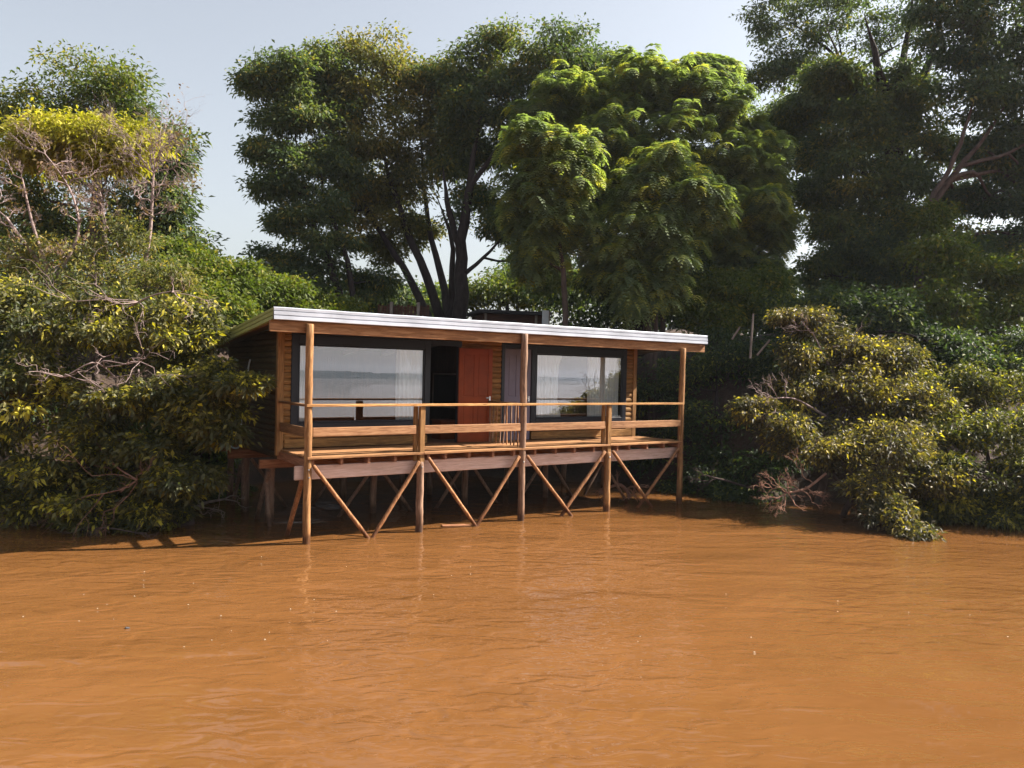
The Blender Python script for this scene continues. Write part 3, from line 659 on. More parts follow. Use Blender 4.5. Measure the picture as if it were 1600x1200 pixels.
# left side --------------------------------------------------------------
tree('tall_green_tree', 'tall fresh green tree standing highest at the left', 'tree', [[(150, 480, 24, .25), (150, 330, 24, .18), (145, 210, 24, .12), (150, 110, 24, .05)]],
     [(140, 105, 24, 66, 44), (85, 150, 24, 60, 40), (195, 135, 24, 48, 36), (30, 185, 24, 50, 45), (120, 185, 24, 70, 40), (205, 170, 24, 30, 24), (10, 260, 24, 70, 60), (90, 250, 24.5, 60, 34, 1, .7), (170, 270, 24.5, 60, 34, 1, .7), (60, 300, 24.5, 60, 34, 1, .7)],
     'leaf_fresh', 'bark_mid', 41, L=.17, Wd=.06, k=20, rc=.30, boughs=11, tips=9, young=.25)
tree('yellow_tree', 'yellow leaved crown in front of the tall green tree at the left', 'tree', [[(180, 480, 21, 0.100), (160, 330, 21, 0.060), (140, 230, 21, 0.030)]],
     [(110, 205, 21, 55, 24), (160, 215, 21, 50, 30), (70, 215, 21, 40, 20), (190, 240, 21, 30, 20), (130, 240, 21.5, 50, 26), (215, 215, 21, 26, 22, 1, .7), (60, 250, 21.5, 30, 20, 1, .6)], 'leaf_yellow', 'bark_mid', 42, L=.17, Wd=.07, boughs=12, tips=18)
tree('dark_tree', 'dark green tree with drooping twigs behind the pale bare tree at the left', 'tree', [[(265, 470, 25, .2), (270, 350, 25, .15), (262, 230, 25, .08)]],
     [(268, 230, 25, 32, 50), (262, 310, 25, 38, 50), (240, 370, 25, 50, 45), (285, 390, 25, 30, 35), (150, 340, 25, 90, 60), (40, 340, 25, 70, 60)], 'leaf_dark', 'bark_dark', 43, L=.22, Wd=.08, boughs=13, tips=15)
bare_tree('bare_tree', 'pale bare tree forking into fine twigs, right of the yellow crown', 'bare tree',
     [[(215, 480, 18.5, 0.060), (222, 425, 18.5, 0.051), (236, 370, 18.5, 0.042), (238, 300, 18.5, 0.030), (240, 270, 18.5, 0.024)], [(218, 440, 18.5, 0.036), (190, 395, 18.5, 0.030), (165, 350, 18.5, 0.018)]],
     [(255, 180, 18.5), (275, 210, 18.6), (230, 200, 18.3), (290, 260, 18.3), (215, 230, 18.8), (265, 240, 18.2), (190, 250, 18.8), (170, 290, 18.4), (150, 320, 18.2), (200, 300, 19), (310, 285, 18.5), (245, 215, 18.9), (130, 250, 18.8), (160, 220, 19), (230, 320, 18), (270, 330, 18.4), (280, 180, 18.9), (200, 220, 18.1), (180, 330, 18.1), (300, 240, 18.8), (250, 300, 18), (215, 270, 18.2), (150, 290, 18.2), (262, 205, 18.1)],
     'bark_pale', 51, 'leaf_dry', depth=4, nl=.05, spread=.5, r0=.016)
bare_tree('bare_tree', 'pale bare tree with many leafless twigs at the left edge', 'bare tree',
     [[(95, 480, 17.5, 0.066), (80, 430, 17.5, 0.054), (45, 390, 17.5, 0.042), (10, 340, 17.5, 0.030)], [(75, 425, 17.5, 0.048), (50, 350, 17.5, 0.030), (35, 280, 17.5, 0.018)], [(85, 440, 17.5, 0.042), (130, 360, 17.5, 0.030), (110, 290, 17.5, 0.018), (70, 240, 17.5, 0.012)]],
     [(20, 220, 17.5), (50, 230, 17.3), (80, 215, 17.8), (5, 280, 17.5), (30, 300, 17.2), (-20, 250, 17.5), (110, 260, 17.5), (140, 270, 17.9), (100, 330, 17.1), (60, 340, 17.8), (-10, 340, 17.4), (150, 330, 17.5), (0, 400, 17.2), (60, 380, 17), (120, 250, 18), (15, 250, 17.1), (35, 330, 17.9), (65, 270, 17.1), (95, 250, 17.2), (120, 320, 17), (155, 300, 17.2), (-20, 300, 17.9), (25, 370, 17.1), (90, 390, 17.1), (140, 380, 17.4), (170, 260, 17.9), (45, 200, 17.9)],
     'bark_pale', 52, 'leaf_dry', depth=4, nl=.05, spread=.5, r0=.016)
tree('olive_shrub', 'olive shrub round the feet of the two pale bare trees', 'shrub', [[(150, 560, 17, .09), (150, 430, 17, .05)]],
     [(60, 460, 17, 80, 50), (170, 435, 17.5, 70, 45), (250, 450, 17, 60, 50), (120, 390, 17.8, 70, 36, .8, .6), (30, 390, 17.8, 60, 36, .8, .6), (200, 370, 18.4, 45, 36, .7, .6)], 'leaf_olive', 'bark_mid', 44, L=.11, Wd=.045, boughs=14, tips=16, k=14, rc=.18)
tree('vine_mound', 'bright green vine covered mound above the left end of the roof', 'shrub', [[(400, 560, 21.5, .12), (400, 470, 21.5, .08)]],
     [(300, 430, 20.5, 55, 42), (360, 445, 21, 60, 42), (430, 462, 22, 60, 36), (490, 478, 23, 50, 26), (535, 486, 24, 40, 18), (330, 480, 19.8, 70, 45), (260, 470, 19.5, 50, 50), (285, 405, 21.5, 40, 30)],
     'leaf_hedge', 'bark_mid', 45, L=.13, Wd=.065, boughs=22, tips=20, k=15, rc=.20, bf=.27, hollow=.8, young=.12)
tree('river_bush', 'big leafy bush leaning over the water in front of the left wall of the cabin', 'bush',
     [[(150, 800, 15.2, .15), (180, 700, 15, .12), (200, 600, 14.8, .08)], [(290, 815, 14.6, .12), (300, 770, 14.6, .10), (250, 680, 14.6, .07)]],
     [(80, 520, 15, 90, 70), (190, 500, 15, 90, 60), (280, 520, 14.8, 70, 60), (60, 620, 14.6, 90, 80), (170, 620, 14.4, 90, 70), (280, 620, 14.3, 80, 70), (345, 605, 13.9, 36, 46),
      (340, 660, 14.0, 50, 44), (130, 720, 14.4, 110, 70), (230, 720, 14.2, 80, 60), (290, 745, 13.8, 50, 32), (30, 760, 14.2, 70, 60), (150, 790, 14.2, 90, 40), (240, 800, 14.1, 50, 34), (385, 600, 13.4, 30, 9, .3, .6), (-60, 640, 14.6, 80, 130), (10, 460, 15.5, 60, 50)],
     'leaf_bush', 'bark_mid', 46, L=.125, Wd=.055, boughs=22, tips=15, k=14, rc=.12, bf=.27, twigs=4, young=.25)
bare_tree('dead_branch', 'leafless pinkish branch poking out of the big left bush over the dark water', 'branch', [[(150, 690, 14.2, .025), (180, 730, 13.8, .02), (215, 750, 13.5, .014)]],
     [(240, 730, 13.4), (190, 770, 13.3), (130, 830, 13.4), (60, 800, 13.4), (100, 740, 13.4)], 'bark_red', 61, depth=2, ground=False, r0=.011)
bare_tree('dead_branch', 'leafless pale branch in the middle of the big left bush', 'branch', [[(180, 590, 14.1, .018), (150, 560, 13.8, .014), (100, 590, 13.7, .012)]],
     [(190, 545, 13.4), (250, 560, 13.3), (290, 575, 13.3), (60, 580, 13.3), (10, 575, 13.3), (230, 590, 13.4), (200, 620, 13.3)], 'bark_pale', 62, depth=2, ground=False, r0=.011)
bare_tree('dead_branch', 'bare fan of twigs above the big left bush, before the green vine mound', 'branch', [[(200, 480, 14.8, .018), (240, 460, 14.6, .014), (270, 455, 14.5, .012)]],
     [(300, 440, 14.3), (330, 470, 14.3), (310, 490, 14.2), (270, 430, 14.5), (230, 520, 14.1), (150, 470, 14.2), (90, 440, 14.4), (50, 470, 14.3)], 'bark_pale', 63, depth=2, ground=False, r0=.011)

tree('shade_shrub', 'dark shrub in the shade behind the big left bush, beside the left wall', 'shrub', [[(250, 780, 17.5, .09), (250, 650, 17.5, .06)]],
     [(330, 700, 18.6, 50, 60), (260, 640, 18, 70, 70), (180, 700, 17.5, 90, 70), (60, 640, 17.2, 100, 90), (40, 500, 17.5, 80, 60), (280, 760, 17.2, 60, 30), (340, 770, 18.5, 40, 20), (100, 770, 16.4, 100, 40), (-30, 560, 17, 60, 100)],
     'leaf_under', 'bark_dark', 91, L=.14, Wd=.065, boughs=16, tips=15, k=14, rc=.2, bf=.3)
# centre -----------------------------------------------------------------
tree('spreading_tree', 'tall dark tree with several fanning trunks behind the left half of the roof', 'tree',
     [[(700, 500, 29, 0.211), (665, 420, 29, 0.161), (630, 350, 29, 0.124), (602, 260, 29, 0.093), (590, 160, 29, 0.050)],
      [(690, 500, 29, 0.186), (640, 430, 29, 0.136), (600, 370, 29, 0.099), (560, 300, 29, 0.074), (520, 200, 29, 0.043)],
      [(705, 490, 29, 0.186), (690, 420, 29.3, 0.136), (668, 360, 29.4, 0.093), (660, 250, 29.5, 0.062), (650, 150, 29.5, 0.037)],
      [(700, 480, 29, 0.155), (712, 380, 28.6, 0.093), (680, 300, 28.6, 0.062)]],
     [(590, 100, 29, 80, 50), (540, 150, 28.5, 70, 50), (640, 140, 29, 60, 60), (580, 210, 28.5, 80, 50), (620, 290, 29, 60, 50), (550, 330, 29, 60, 50), (660, 220, 29.5, 50, 60), (500, 120, 29, 50, 45, None, .8) if False else (500, 125, 29, 55, 45), (640, 360, 30, 50, 30), (590, 390, 30, 40, 30), (540, 230, 29.5, 50, 50), (590, 300, 30, 50, 40), (700, 190, 30, 40, 50)],
     'leaf_olive', 'bark_dark', 71, L=.17, Wd=.075, k=26, rc=.25, boughs=16, tips=12, bf=.29, flat=.5, young=.12)
tree('dark_edge_tree', 'dark layered tree at the left end of the central group, against the sky', 'tree',
     [[(545, 490, 27, 0.174), (520, 420, 27, 0.136), (490, 360, 27, 0.112), (470, 270, 27, 0.081), (455, 170, 27, 0.043)], [(560, 480, 27, 0.124), (545, 400, 27, 0.093), (500, 300, 27.3, 0.062), (500, 200, 27.3, 0.037)]],
     [(410, 125, 27, 40, 34), (450, 110, 27, 48, 34), (430, 180, 27, 45, 34), (480, 170, 27, 45, 40), (420, 235, 27, 32, 22), (460, 260, 27, 50, 34), (430, 290, 27, 40, 22), (490, 320, 27, 50, 40), (450, 350, 27, 28, 24), (520, 390, 27, 60, 40), (430, 405, 27, 38, 24), (470, 430, 27, 60, 30), (540, 260, 27.5, 40, 40), (580, 440, 28, 50, 26), (515, 100, 28, 40, 34), (520, 170, 28, 40, 40), (500, 250, 27.6, 40, 40)],
     'leaf_dark', 'bark_dark', 72, L=.165, Wd=.072, k=26, rc=.25, boughs=15, tips=11, bf=.30, flat=.5, young=.1)
tree('thick_trunk_tree', 'tall dark tree with one thick black trunk, highest crown of the central group', 'tree',
     [[(712, 505, 28, 0.302), (722, 430, 28, 0.245), (722, 370, 28, 0.194), (735, 280, 28, 0.144), (745, 200, 28, 0.094), (770, 120, 28, 0.050)], [(722, 400, 28, 0.144), (700, 330, 28, 0.108), (692, 260, 28, 0.072)], [(735, 290, 28, 0.108), (790, 220, 28, 0.072), (840, 150, 28, 0.043)], [(724, 430, 28, 0.086), (770, 390, 28, 0.050), (800, 350, 28, 0.029)]],
     [(740, 110, 28, 60, 40), (800, 85, 28, 70, 45), (870, 80, 28, 70, 45), (930, 100, 28.5, 60, 40), (720, 170, 28, 45, 40), (780, 150, 28, 60, 45), (850, 150, 28.5, 70, 50), (760, 230, 29, 50, 40), (710, 250, 29, 40, 40), (820, 220, 29, 50, 50), (740, 320, 29, 50, 40), (790, 350, 28, 40, 28), (960, 150, 28.5, 50, 40), (900, 200, 29.5, 70, 60), (980, 260, 30, 80, 60), (900, 330, 30, 80, 60), (860, 420, 31, 60, 40), (680, 120, 28.6, 36, 30)],
     'leaf_dark', 'bark_dark', 73, L=.17, Wd=.075, k=26, rc=.25, boughs=16, tips=12, bf=.29, flat=.5, young=.16)
tree('feathery_tree', 'wide bright feathery leaved tree filling the middle of the skyline', 'tree',
     [[(1000, 500, 26, .3), (1000, 400, 26, .24), (990, 300, 26, .18), (980, 200, 26, .1)], [(1000, 420, 26, .2), (1060, 320, 26, .14), (1110, 240, 26, .08)], [(1000, 430, 26, .18), (1180, 300, 27, .12), (1190, 250, 27, .06)]],
     [(900, 150, 26, 70, 40), (980, 130, 26, 80, 45), (1060, 140, 26, 70, 45), (1130, 170, 26.3, 60, 45), (940, 210, 25.6, 90, 50), (1040, 220, 25.6, 90, 60), (1130, 250, 26, 70, 60), (1180, 320, 26, 50, 60), (1190, 230, 26.5, 45, 50), (1100, 330, 25.6, 70, 60), (1170, 400, 26, 50, 40), (1100, 110, 26.5, 50, 24), (850, 170, 26, 40, 20), (1000, 300, 26.5, 90, 60), (1090, 280, 26.8, 80, 60), (1200, 270, 26.8, 40, 50), (1210, 350, 26.6, 34, 40), (930, 300, 27, 70, 60), (1140, 350, 27, 60, 50), (1190, 440, 26, 50, 30), (1080, 400, 27, 60, 40)],
     'leaf_mimosa', 'bark_dark', 74, 'frond', tips=15, boughs=19, L=.46, Wd=.125, k=6, bf=.44, young=.14, twigs=3)
tree('slender_tree', 'young feathery tree on one thin pale trunk rising behind the middle of the roof', 'tree',
     [[(889, 512, 22, .09), (884, 450, 22, .085), (876, 390, 22, .075), (868, 330, 22, .06), (862, 250, 22, .03)]],
     [(830, 215, 22, 45, 34), (880, 225, 22, 50, 34), (850, 270, 21.6, 60, 40), (905, 270, 21.8, 34, 32), (825, 300, 22, 40, 40), (870, 330, 22, 50, 34), (850, 370, 22, 40, 30), (900, 360, 22.2, 40, 24), (825, 350, 22, 26, 36), (830, 400, 22.3, 24, 30)],
     'leaf_mimosa', 'bark_mid', 75, 'frond', tips=13, boughs=13, L=.46, Wd=.12, k=6, bf=.55, young=.2, twigs=3)
tree('twin_stem_tree', 'feathery tree on two brown stems, fronds hanging to the right half of the roof', 'tree',
     [[(1019, 640, 22.5, .16), (1018, 560, 22.5, .14), (1008, 480, 22.5, .12), (1003, 400, 22.5, .09), (1010, 320, 22.5, .05)], [(1022, 560, 22.4, .08), (1024, 500, 22.4, .07), (1030, 400, 22.4, .05)]],
     [(1040, 250, 22.5, 50, 36), (1000, 290, 22.3, 50, 40), (1075, 300, 22, 50, 34), (1110, 310, 22, 40, 30), (1020, 350, 22, 60, 34), (980, 390, 22, 45, 36), (1050, 385, 22, 45, 34), (1000, 440, 21.8, 36, 34), (1040, 450, 22, 36, 34), (985, 470, 21.6, 20, 24), (1200, 310, 24, 30, 18), (940, 400, 22.5, 30, 34)],
     'leaf_mimosa', 'bark_mid', 76, 'frond', tips=13, boughs=13, L=.46, Wd=.12, k=6, bf=.55, young=.2, twigs=3)
tree('straight_tree', 'thin dark stem with a leafy top close behind the two stemmed tree', 'tree', [[(1036, 620, 24, .08), (1036, 500, 24, .08), (1040, 400, 24, .06)]],
     [(1050, 420, 24.2, 50, 34), (960, 440, 24.5, 50, 40), (1010, 470, 25, 60, 24)], 'leaf_under', 'bark_mid', 77, L=.2, Wd=.08, boughs=12)

# right -------------------------------------------------------------------
tree('vine_hung_tree', 'huge dark vine hung tree rising out of the picture at the right', 'tree',
     [[(1410, 500, 27, .5), (1405, 400, 27, .42), (1400, 300, 27, .35), (1395, 200, 27, .26), (1410, 100, 27, .18), (1425, 20, 27, .1), (1430, -80, 27, .05)], [(1400, 230, 27, .22), (1340, 160, 27, .14), (1320, 110, 27, .1), (1290, 40, 27, .05)], [(1395, 180, 27, .2), (1370, 100, 26.5, .12), (1350, 20, 26.5, .06)],
      [(1410, 200, 27, .2), (1450, 110, 27, .14), (1470, 20, 27, .08)]],
     [(1400, 140, 26.8, 60, 50), (1340, 190, 27, 70, 50), (1430, 220, 27, 80, 60), (1350, 270, 26.6, 70, 55), (1420, 320, 26.4, 60, 70), (1330, 370, 26.6, 70, 50), (1400, 410, 26.2, 70, 60), (1270, 160, 28, 60, 30), (1230, 190, 29, 60, 36), (1300, 120, 27, 50, 24), (1280, 300, 27.5, 50, 26), (1300, 430, 27, 60, 40), (1275, 235, 28, 46, 34), (1300, 345, 27.5, 40, 30)],
     'leaf_dark', 'bark_dark', 81, L=.165, Wd=.075, k=26, rc=.24, boughs=24, tips=14, bf=.28, flat=.5, young=.05)
tree('airy_tree', 'thin leaved tree with sky showing through, reaching in over the vine hung tree', 'tree',
     [[(1370, 500, 31.5, 0.210), (1360, 300, 31.5, 0.154), (1322, 140, 31.5, 0.112), (1318, 90, 31.5, 0.084), (1300, 20, 31.5, 0.049)], [(1322, 130, 31.5, 0.084), (1370, 90, 31.5, 0.056), (1420, 60, 31.5, 0.035)], [(1318, 100, 31.5, 0.070), (1260, 50, 31.5, 0.042), (1210, 20, 31.5, 0.028)]],
     [(1200, 30, 31.5, 40, 34), (1250, 10, 31.5, 50, 40), (1220, 90, 31.5, 50, 34), (1290, 60, 31.5, 50, 40), (1330, 20, 31.5, 60, 34), (1380, 50, 31.5, 50, 40), (1250, 110, 31.5, 45, 26), (1190, 120, 31.8, 34, 20), (1300, -40, 31.5, 90, 50), (1440, 0, 31.5, 60, 40), (1200, -40, 31.5, 50, 50)],
     'leaf_dark', 'bark_dark', 82, L=.165, Wd=.07, k=22, rc=.22, boughs=11, tips=8, flat=.45, bf=.34, young=.05)
tree('leaning_tree', 'tall dark tree with a leaning pale trunk at the right edge', 'tree',
     [[(1430, 440, 25, 0.140), (1445, 330, 25, 0.119), (1500, 260, 25, 0.098), (1560, 190, 25, 0.070), (1600, 100, 25, 0.042)], [(1440, 340, 24.8, 0.084), (1480, 270, 24.8, 0.077), (1510, 200, 24.8, 0.063), (1530, 120, 24.8, 0.042)], [(1500, 260, 25, 0.070), (1580, 240, 25, 0.056), (1640, 200, 25, 0.035)]],
     [(1500, 60, 25, 70, 60), (1560, 20, 25, 80, 60), (1590, 120, 25, 70, 60), (1520, 150, 25, 60, 40), (1480, 0, 25, 70, 50), (1600, 210, 25.5, 60, 50), (1530, 240, 26, 40, 30), (1640, 60, 25, 80, 80), (1560, 310, 27, 60, 34), (1600, 370, 27, 60, 40), (1500, -80, 25, 120, 70), (1500, 380, 27, 60, 40), (1570, 270, 27.5, 60, 34), (1620, 310, 27.5, 50, 34), (1490, 310, 27.5, 36, 26)],
     'leaf_blue', 'bark_mid', 83, L=.165, Wd=.075, k=26, rc=.23, boughs=17, tips=11, flat=.45, bf=.3, young=.06)
tree('added_shade_tree', 'added tall dark tree mostly outside the right edge of the picture, shading the right trees', 'tree', [[(1760, 480, 26, .4), (1750, 200, 26, .25), (1740, 0, 26, .15)]],  # added mostly out of view to keep sun off the right-hand trees
     [(1740, 100, 26, 120, 110), (1700, 280, 26, 90, 90), (1800, 250, 26, 120, 120), (1740, -60, 26, 140, 90), (1900, 100, 26, 140, 200)], 'leaf_dark', 'bark_dark', 84, L=.3, Wd=.13, k=12, rc=.4, boughs=20, tips=14)
tree('sunlit_shrub', 'yellow green shrub catching the sun just above the right end of the roof', 'shrub', [[(1120, 540, 24, .08), (1120, 480, 24, .05)]],
     [(1090, 460, 24, 40, 28), (1140, 450, 24, 50, 30), (1170, 480, 24, 50, 30), (1110, 500, 23.5, 50, 26), (1200, 440, 24.5, 36, 30)], 'leaf_fresh', 'bark_mid', 85, L=.15, Wd=.07, boughs=14, tips=14, k=13, rc=.2)
tree('sunlit_shrub', 'bright green creeper covered shrub at the foot of the leaning tree at the right', 'shrub', [[(1520, 560, 23, .08), (1520, 450, 23, .05)]],
     [(1470, 400, 23.5, 50, 40), (1440, 460, 23, 60, 40), (1520, 430, 23, 60, 34), (1590, 420, 23, 60, 40), (1490, 490, 22.5, 70, 36), (1580, 490, 22.5, 70, 44), (1460, 340, 24.4, 26, 34), (1650, 460, 23, 60, 70), (1540, 550, 21.5, 90, 40)], 'leaf_hedge', 'bark_mid', 86, L=.16, Wd=.07, boughs=15, tips=15, k=14, rc=.22, bf=.28)
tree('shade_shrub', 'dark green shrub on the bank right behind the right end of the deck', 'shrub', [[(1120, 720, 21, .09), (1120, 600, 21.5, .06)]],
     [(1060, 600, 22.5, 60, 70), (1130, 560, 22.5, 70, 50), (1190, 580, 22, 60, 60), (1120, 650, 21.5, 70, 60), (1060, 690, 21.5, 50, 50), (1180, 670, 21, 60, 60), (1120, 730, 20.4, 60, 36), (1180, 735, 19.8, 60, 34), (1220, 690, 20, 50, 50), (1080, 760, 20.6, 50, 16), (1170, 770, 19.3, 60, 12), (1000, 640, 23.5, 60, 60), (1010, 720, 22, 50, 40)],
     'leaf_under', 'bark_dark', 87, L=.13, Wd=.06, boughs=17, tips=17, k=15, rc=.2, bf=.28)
tree('shade_shrub', 'dark green shrub between the vine hung tree and the overhanging right bush', 'shrub', [[(1300, 620, 22, .09), (1300, 520, 22, .06)]],
     [(1240, 500, 22.5, 60, 50), (1300, 490, 22.5, 70, 44), (1380, 500, 22, 70, 50), (1450, 540, 21.5, 60, 50), (1230, 560, 21.5, 50, 50), (1520, 560, 20.5, 70, 40), (1600, 560, 20.5, 70, 50)],
     'leaf_under', 'bark_dark', 88, L=.14, Wd=.065, boughs=17, tips=16, k=14, rc=.22, bf=.28)
tree('overhanging_bush', 'olive and yellow leaved bush at the right, one branch dipping down to the river', 'bush',
     [[(1270, 780, 18.8, .10), (1300, 700, 18.8, .08), (1310, 600, 19, .06), (1290, 520, 19.2, .035)], [(1290, 770, 18, .09), (1340, 760, 16.8, .06), (1390, 800, 15.6, .03), (1430, 835, 15, .015)]],
     [(1280, 510, 19.3, 50, 34), (1240, 500, 19.3, 36, 18), (1320, 560, 19, 60, 44), (1370, 545, 19.3, 50, 34), (1250, 610, 18.4, 60, 34), (1320, 640, 18, 80, 44), (1400, 620, 18.2, 60, 50), (1220, 660, 17.6, 50, 34),
      (1310, 705, 16.9, 60, 32), (1390, 700, 16.5, 70, 50), (1370, 765, 16.2, 60, 26), (1390, 800, 15.6, 40, 16, .4, .7), (1430, 832, 15, 26, 11, .3, .6), (1450, 750, 16.5, 50, 40), (1180, 640, 17.8, 30, 22), (1400, 570, 18.8, 50, 40), (1450, 640, 17.8, 50, 50), (1440, 700, 17, 60, 40), (1340, 610, 18.4, 60, 50), (1250, 560, 18.8, 40, 30), (1240, 690, 17.6, 36, 26)],
     'leaf_brown', 'bark_mid', 89, twigs=9, L=.11, Wd=.05, boughs=18, tips=13, k=13, rc=.14, bf=.27, young=.24)
tree('bank_bush', 'sunlit dense bush along the waterline at the right edge of the picture', 'bush', [[(1560, 790, 18, .1), (1540, 680, 17.6, .06)]],
     [(1500, 590, 19.3, 60, 40), (1440, 600, 19.3, 40, 34), (1560, 610, 19, 60, 40), (1500, 660, 17.2, 60, 40), (1570, 680, 17, 60, 50), (1490, 730, 16.8, 60, 40), (1560, 750, 16.6, 70, 40), (1480, 785, 16.8, 50, 16), (1620, 720, 16.5, 60, 70), (1590, 785, 16.6, 60, 20), (1540, 800, 16.6, 70, 10), (1620, 800, 16.5, 60, 12), (1470, 795, 16.8, 40, 10),
      (1700, 730, 16, 80, 80), (1800, 740, 15.4, 90, 70)],
     'leaf_bank', 'bark_mid', 90, L=.11, Wd=.05, boughs=18, tips=13, k=13, rc=.14, bf=.27, young=.25)
bare_tree('dead_branch', 'leafless reddish twigs trailing into the water under the right bush', 'branch', [[(1290, 740, 16.6, .03), (1260, 765, 16.2, .025), (1230, 770, 16, .02)]],
     [(1240, 720, 16.6), (1300, 770, 16.2), (1225, 745, 16.4), (1190, 790, 15.9), (1215, 805, 15.7), (1180, 770, 16), (1250, 800, 15.7), (1200, 745, 16), (1280, 790, 15.9), (1235, 735, 15.9)], 'bark_red', 64, depth=3, ground=False, r0=.014)
bare_tree('dead_branch', 'pale curled bare twigs at the upper left of the right bush', 'branch', [[(1290, 650, 18, .03), (1240, 620, 17.7, .018), (1215, 622, 17.5, .014)]],
     [(1180, 640, 17.3), (1170, 610, 17.4), (1190, 590, 17.5), (1200, 660, 17.3), (1230, 590, 17.5)], 'bark_pale', 65, depth=2, ground=False, r0=.018)
bare_tree('dead_branch', 'bare twigs standing out of the top of the right bush', 'branch', [[(1310, 600, 18.9, .025), (1290, 560, 18.8, .018), (1270, 520, 18.8, .014)]],
     [(1240, 500, 18.7), (1255, 485, 18.7), (1300, 480, 18.8), (1225, 510, 18.7), (1330, 560, 18.6), (1345, 520, 18.8)], 'bark_pale', 66, depth=2, ground=False, r0=.018)
bare_tree('dead_branch', 'grey fallen branch at the waterline between the cabin and the right bush', 'branch', [[(1190, 770, 19, .04), (1150, 755, 19, .03), (1110, 745, 19, .02)]],
     [(1080, 740, 19), (1095, 765, 18.8), (1070, 760, 19), (1120, 725, 19)], 'bark_mid', 67, depth=2, ground=False, r0=.022)
bare_tree('driftwood', 'tangle of grey roots on the bank below the left wall of the cabin', 'driftwood', [[(290, 800, 15.6, .035), (320, 785, 15.6, .03), (350, 780, 15.6, .02)]],
     [(380, 770, 15.6), (370, 800, 15.3), (330, 810, 15.2), (345, 760, 15.7), (300, 770, 15.5), (390, 790, 15.6)], 'stick', 68, depth=2, ground=False, r0=.018)

bare_tree('driftwood', 'root tangle at the foot of a pile under the right half of the deck', 'driftwood', [[(985, 775, 18.6, .05), (970, 755, 18.6, .04), (950, 762, 18.5, .03)]],
     [(930, 778, 18.4), (950, 782, 18.2), (1000, 782, 18.3), (1010, 760, 18.6), (965, 738, 18.7), (985, 790, 18.2)], 'bark_red', 69, depth=2, ground=False, r0=.025)
bare_tree('driftwood', 'thin bare twigs lying in the water below the left bush', 'driftwood', [[(120, 828, 13.5, .02), (170, 824, 13.5, .016), (210, 832, 13.4, .012)]],
     [(250, 846, 13.2), (225, 820, 13.4), (150, 845, 13.2), (90, 838, 13.3), (270, 832, 13.5)], 'bark_mid', 70, depth=2, ground=False, r0=.010)
# stakes, shed, fence, small things ------------------------------------------
def stick(name, label, cat, pts, r, m, group=None):
    P = np.array([at(*p) for p in pts]); tb = Tubes(); tb.add(resample(P, 8) - P[0], np.linspace(r, r * .8, 8), 6)
    tb.add(np.stack([P[-1] - P[0], P[-1] - P[0] + np.array([0, 0, .004])]), [r * .8, .001], 6)
    o = tb.build(name, M[m]); o.location = P[0]; meta(o, label, cat, group); return o
stick('stake', 'upright grey stake in the dark undergrowth right of the roof', 'stake', [(1172, 560, 20.5), (1177, 490, 20.5)], .03, 'stick', 'grey stakes in the undergrowth')
stick('stake', 'leaning grey stake just right of the roof corner', 'stake', [(1144, 530, 20.5), (1156, 511, 20.3)], .028, 'stick', 'grey stakes in the undergrowth')
stick('stake', 'lowest grey stake, leaning right over the undergrowth', 'stake', [(1183, 555, 20), (1203, 531, 19.8)], .03, 'stick', 'grey stakes in the undergrowth')
sh = at(803, 500, 27); shz = float(gz(sh[0], sh[1])) - .1
t = empty('shed', (sh[0], sh[1], shz), 'low dark shed with red brown walls on the bank behind the roof', 'shed', rz=.25)
h_ = at(803, 487, 27)[2] - shz
bm = bmesh.new(); bx(bm, -1.1, 1.1, 0, 2, 0, h_ - .1); done('wall', bm, M['shed'], t)
bm = bmesh.new(); bx(bm, -1.3, 1.3, -.25, 2.2, h_ - .08, h_ + .02); done('roof', bm, M['shedroof'], t)
bm = bmesh.new(); bx(bm, -.35, .1, -.03, -.002, .1, h_ - .3); done('door', bm, M['shedroof'], t)
for u in (-1.05, .75): bm = bmesh.new(); bx(bm, u, u + .08, -.06, -.003, 0, h_ - .09); done('post', bm, M['stick'], t)
p = at(852, 506, 24); q = at(852, 485, 24)
t = empty('sign_board', tuple(p - np.array([0, 0, .5])), 'white board standing right of the shed beside the thin trunk', 'board', rz=.5)
bm = bmesh.new(); bx(bm, -.11, .11, -.02, .02, .4, q[2] - p[2] + .5); done('board', bm, M['panelw'], t)
bm = bmesh.new(); bx(bm, .115, .15, -.02, .02, 0, q[2] - p[2] + .48); done('post', bm, M['stick'], t)
f0 = at(612, 482, 27); fz = float(gz(f0[0], f0[1]))
t = empty('fence', (f0[0], f0[1], fz - .1), 'dark board fence with a pale post behind the roof, left of the fanning trunks', 'fence', rz=-.1)
ft = at(612, 472, 27)[2] - fz + .1
bm = bmesh.new()
for i in range(16): bx(bm, -.5 + i * .115, -.5 + i * .115 + .10, 0, .02, 0, ft - .08 - .03 * (i % 3))
done('boards', bm, M['shed'], t)
for x in (0, .95): bm = bmesh.new(); bx(bm, x - .05, x + .05, -.08, -.003, 0, ft); done('post', bm, M['stick'], t)
rf = np.random.default_rng(77); V = []; Fc = []
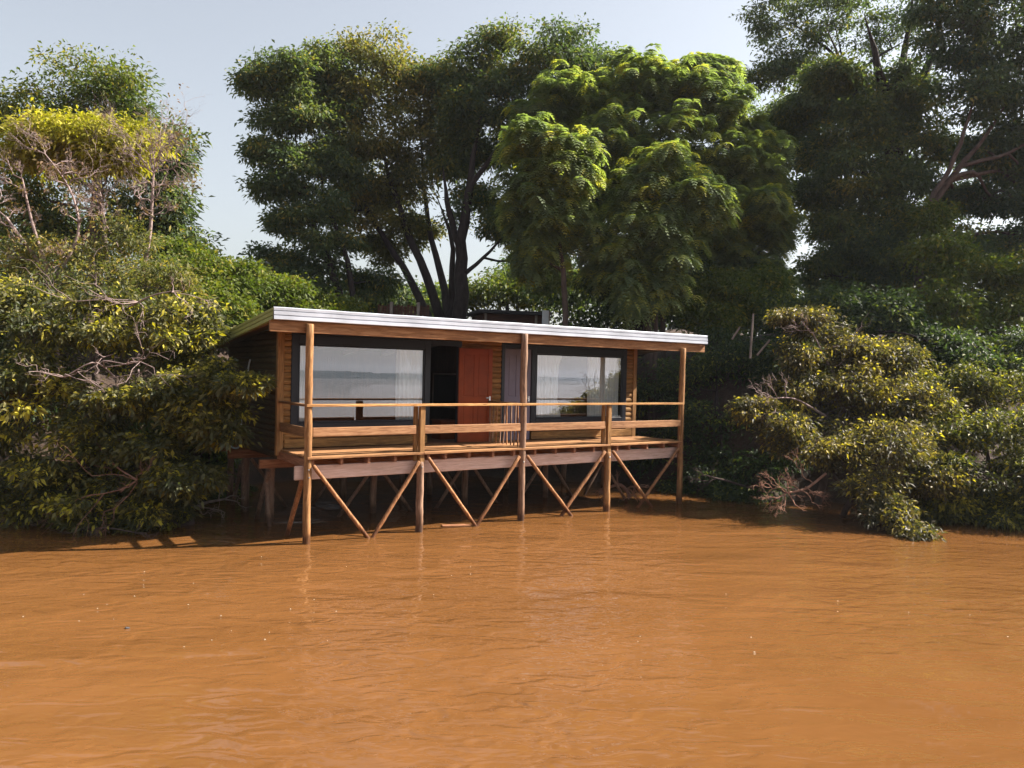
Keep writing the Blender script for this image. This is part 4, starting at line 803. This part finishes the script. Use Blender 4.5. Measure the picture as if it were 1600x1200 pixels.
for i in range(40):
    cx, cy_ = [(120, 965), (300, 950), (420, 1010), (1000, 1010), (1420, 960), (700, 890)][i % 6]
    x = cx + rf.normal() * 110; y = max(870, cy_ + rf.normal() * 35); d = ray(x, y); q = d * (CH / -d[2]); r = rf.uniform(.003, .008)
    a_ = np.arange(7) * 2 * np.pi / 7; rr = r * rf.uniform(.5, 1.3, 7); k0 = len(V)
    V += [(q[0] + math.cos(t_) * w_ * 1.6, q[1] + math.sin(t_) * w_, .004) for t_, w_ in zip(a_, rr)] + [(q[0], q[1], .010)]
    Fc += [(k0 + j, k0 + (j + 1) % 7, k0 + 7) for j in range(7)]
M['foam'] = paint('white foam', (.55, .50, .42), .8)
mesh_np('foam_flecks', V, np.array(Fc), M['foam'])["kind"] = 'stuff'
# a plank floating between the braces and a drifting leaf
p0 = at(700, 820, 15.1); t = bmesh.new(); bx(t, -.30, .30, -.05, .05, -.01, .02); o = done('plank', t, M['redbeam'], None); o.location = (*L2W(3.05, .12, .0)[:2], .006); o.rotation_euler = (.03, .02, CR - .25)
meta(o, 'reddish plank floating between the braces under the deck', 'plank')
d = ray(199, 982); q = d * (CH / -d[2]); bm = bmesh.new(); bx(bm, -.025, .025, -.016, .016, -.008, .014, bev=.007); o = done('floating_leaf', bm, M['shedroof'], None); o.location = (q[0], q[1], .002); o.rotation_euler = (0, .2, .6)
meta(o, 'tiny dark leaf clump drifting on the open water at the left', 'leaf')
# ------------------------------------------------------------------ air
bm = bmesh.new(); bx(bm, -2990, 2990, -1200, 950, -3.0, 34, bev=0)
hz = done('haze', bm, None, None); hz["kind"] = 'stuff'
m = bpy.data.materials.new('haze'); m.use_nodes = True; nt = m.node_tree; nt.nodes.clear()
pv = node(nt, "ShaderNodeVolumePrincipled"); pv.inputs["Density"].default_value = .00024; pv.inputs["Color"].default_value = (.80, .88, 1, 1); pv.inputs["Anisotropy"].default_value = .3
mo = node(nt, "ShaderNodeOutputMaterial"); nt.links.new(pv.outputs[0], mo.inputs["Volume"]); hz.data.materials.append(m)
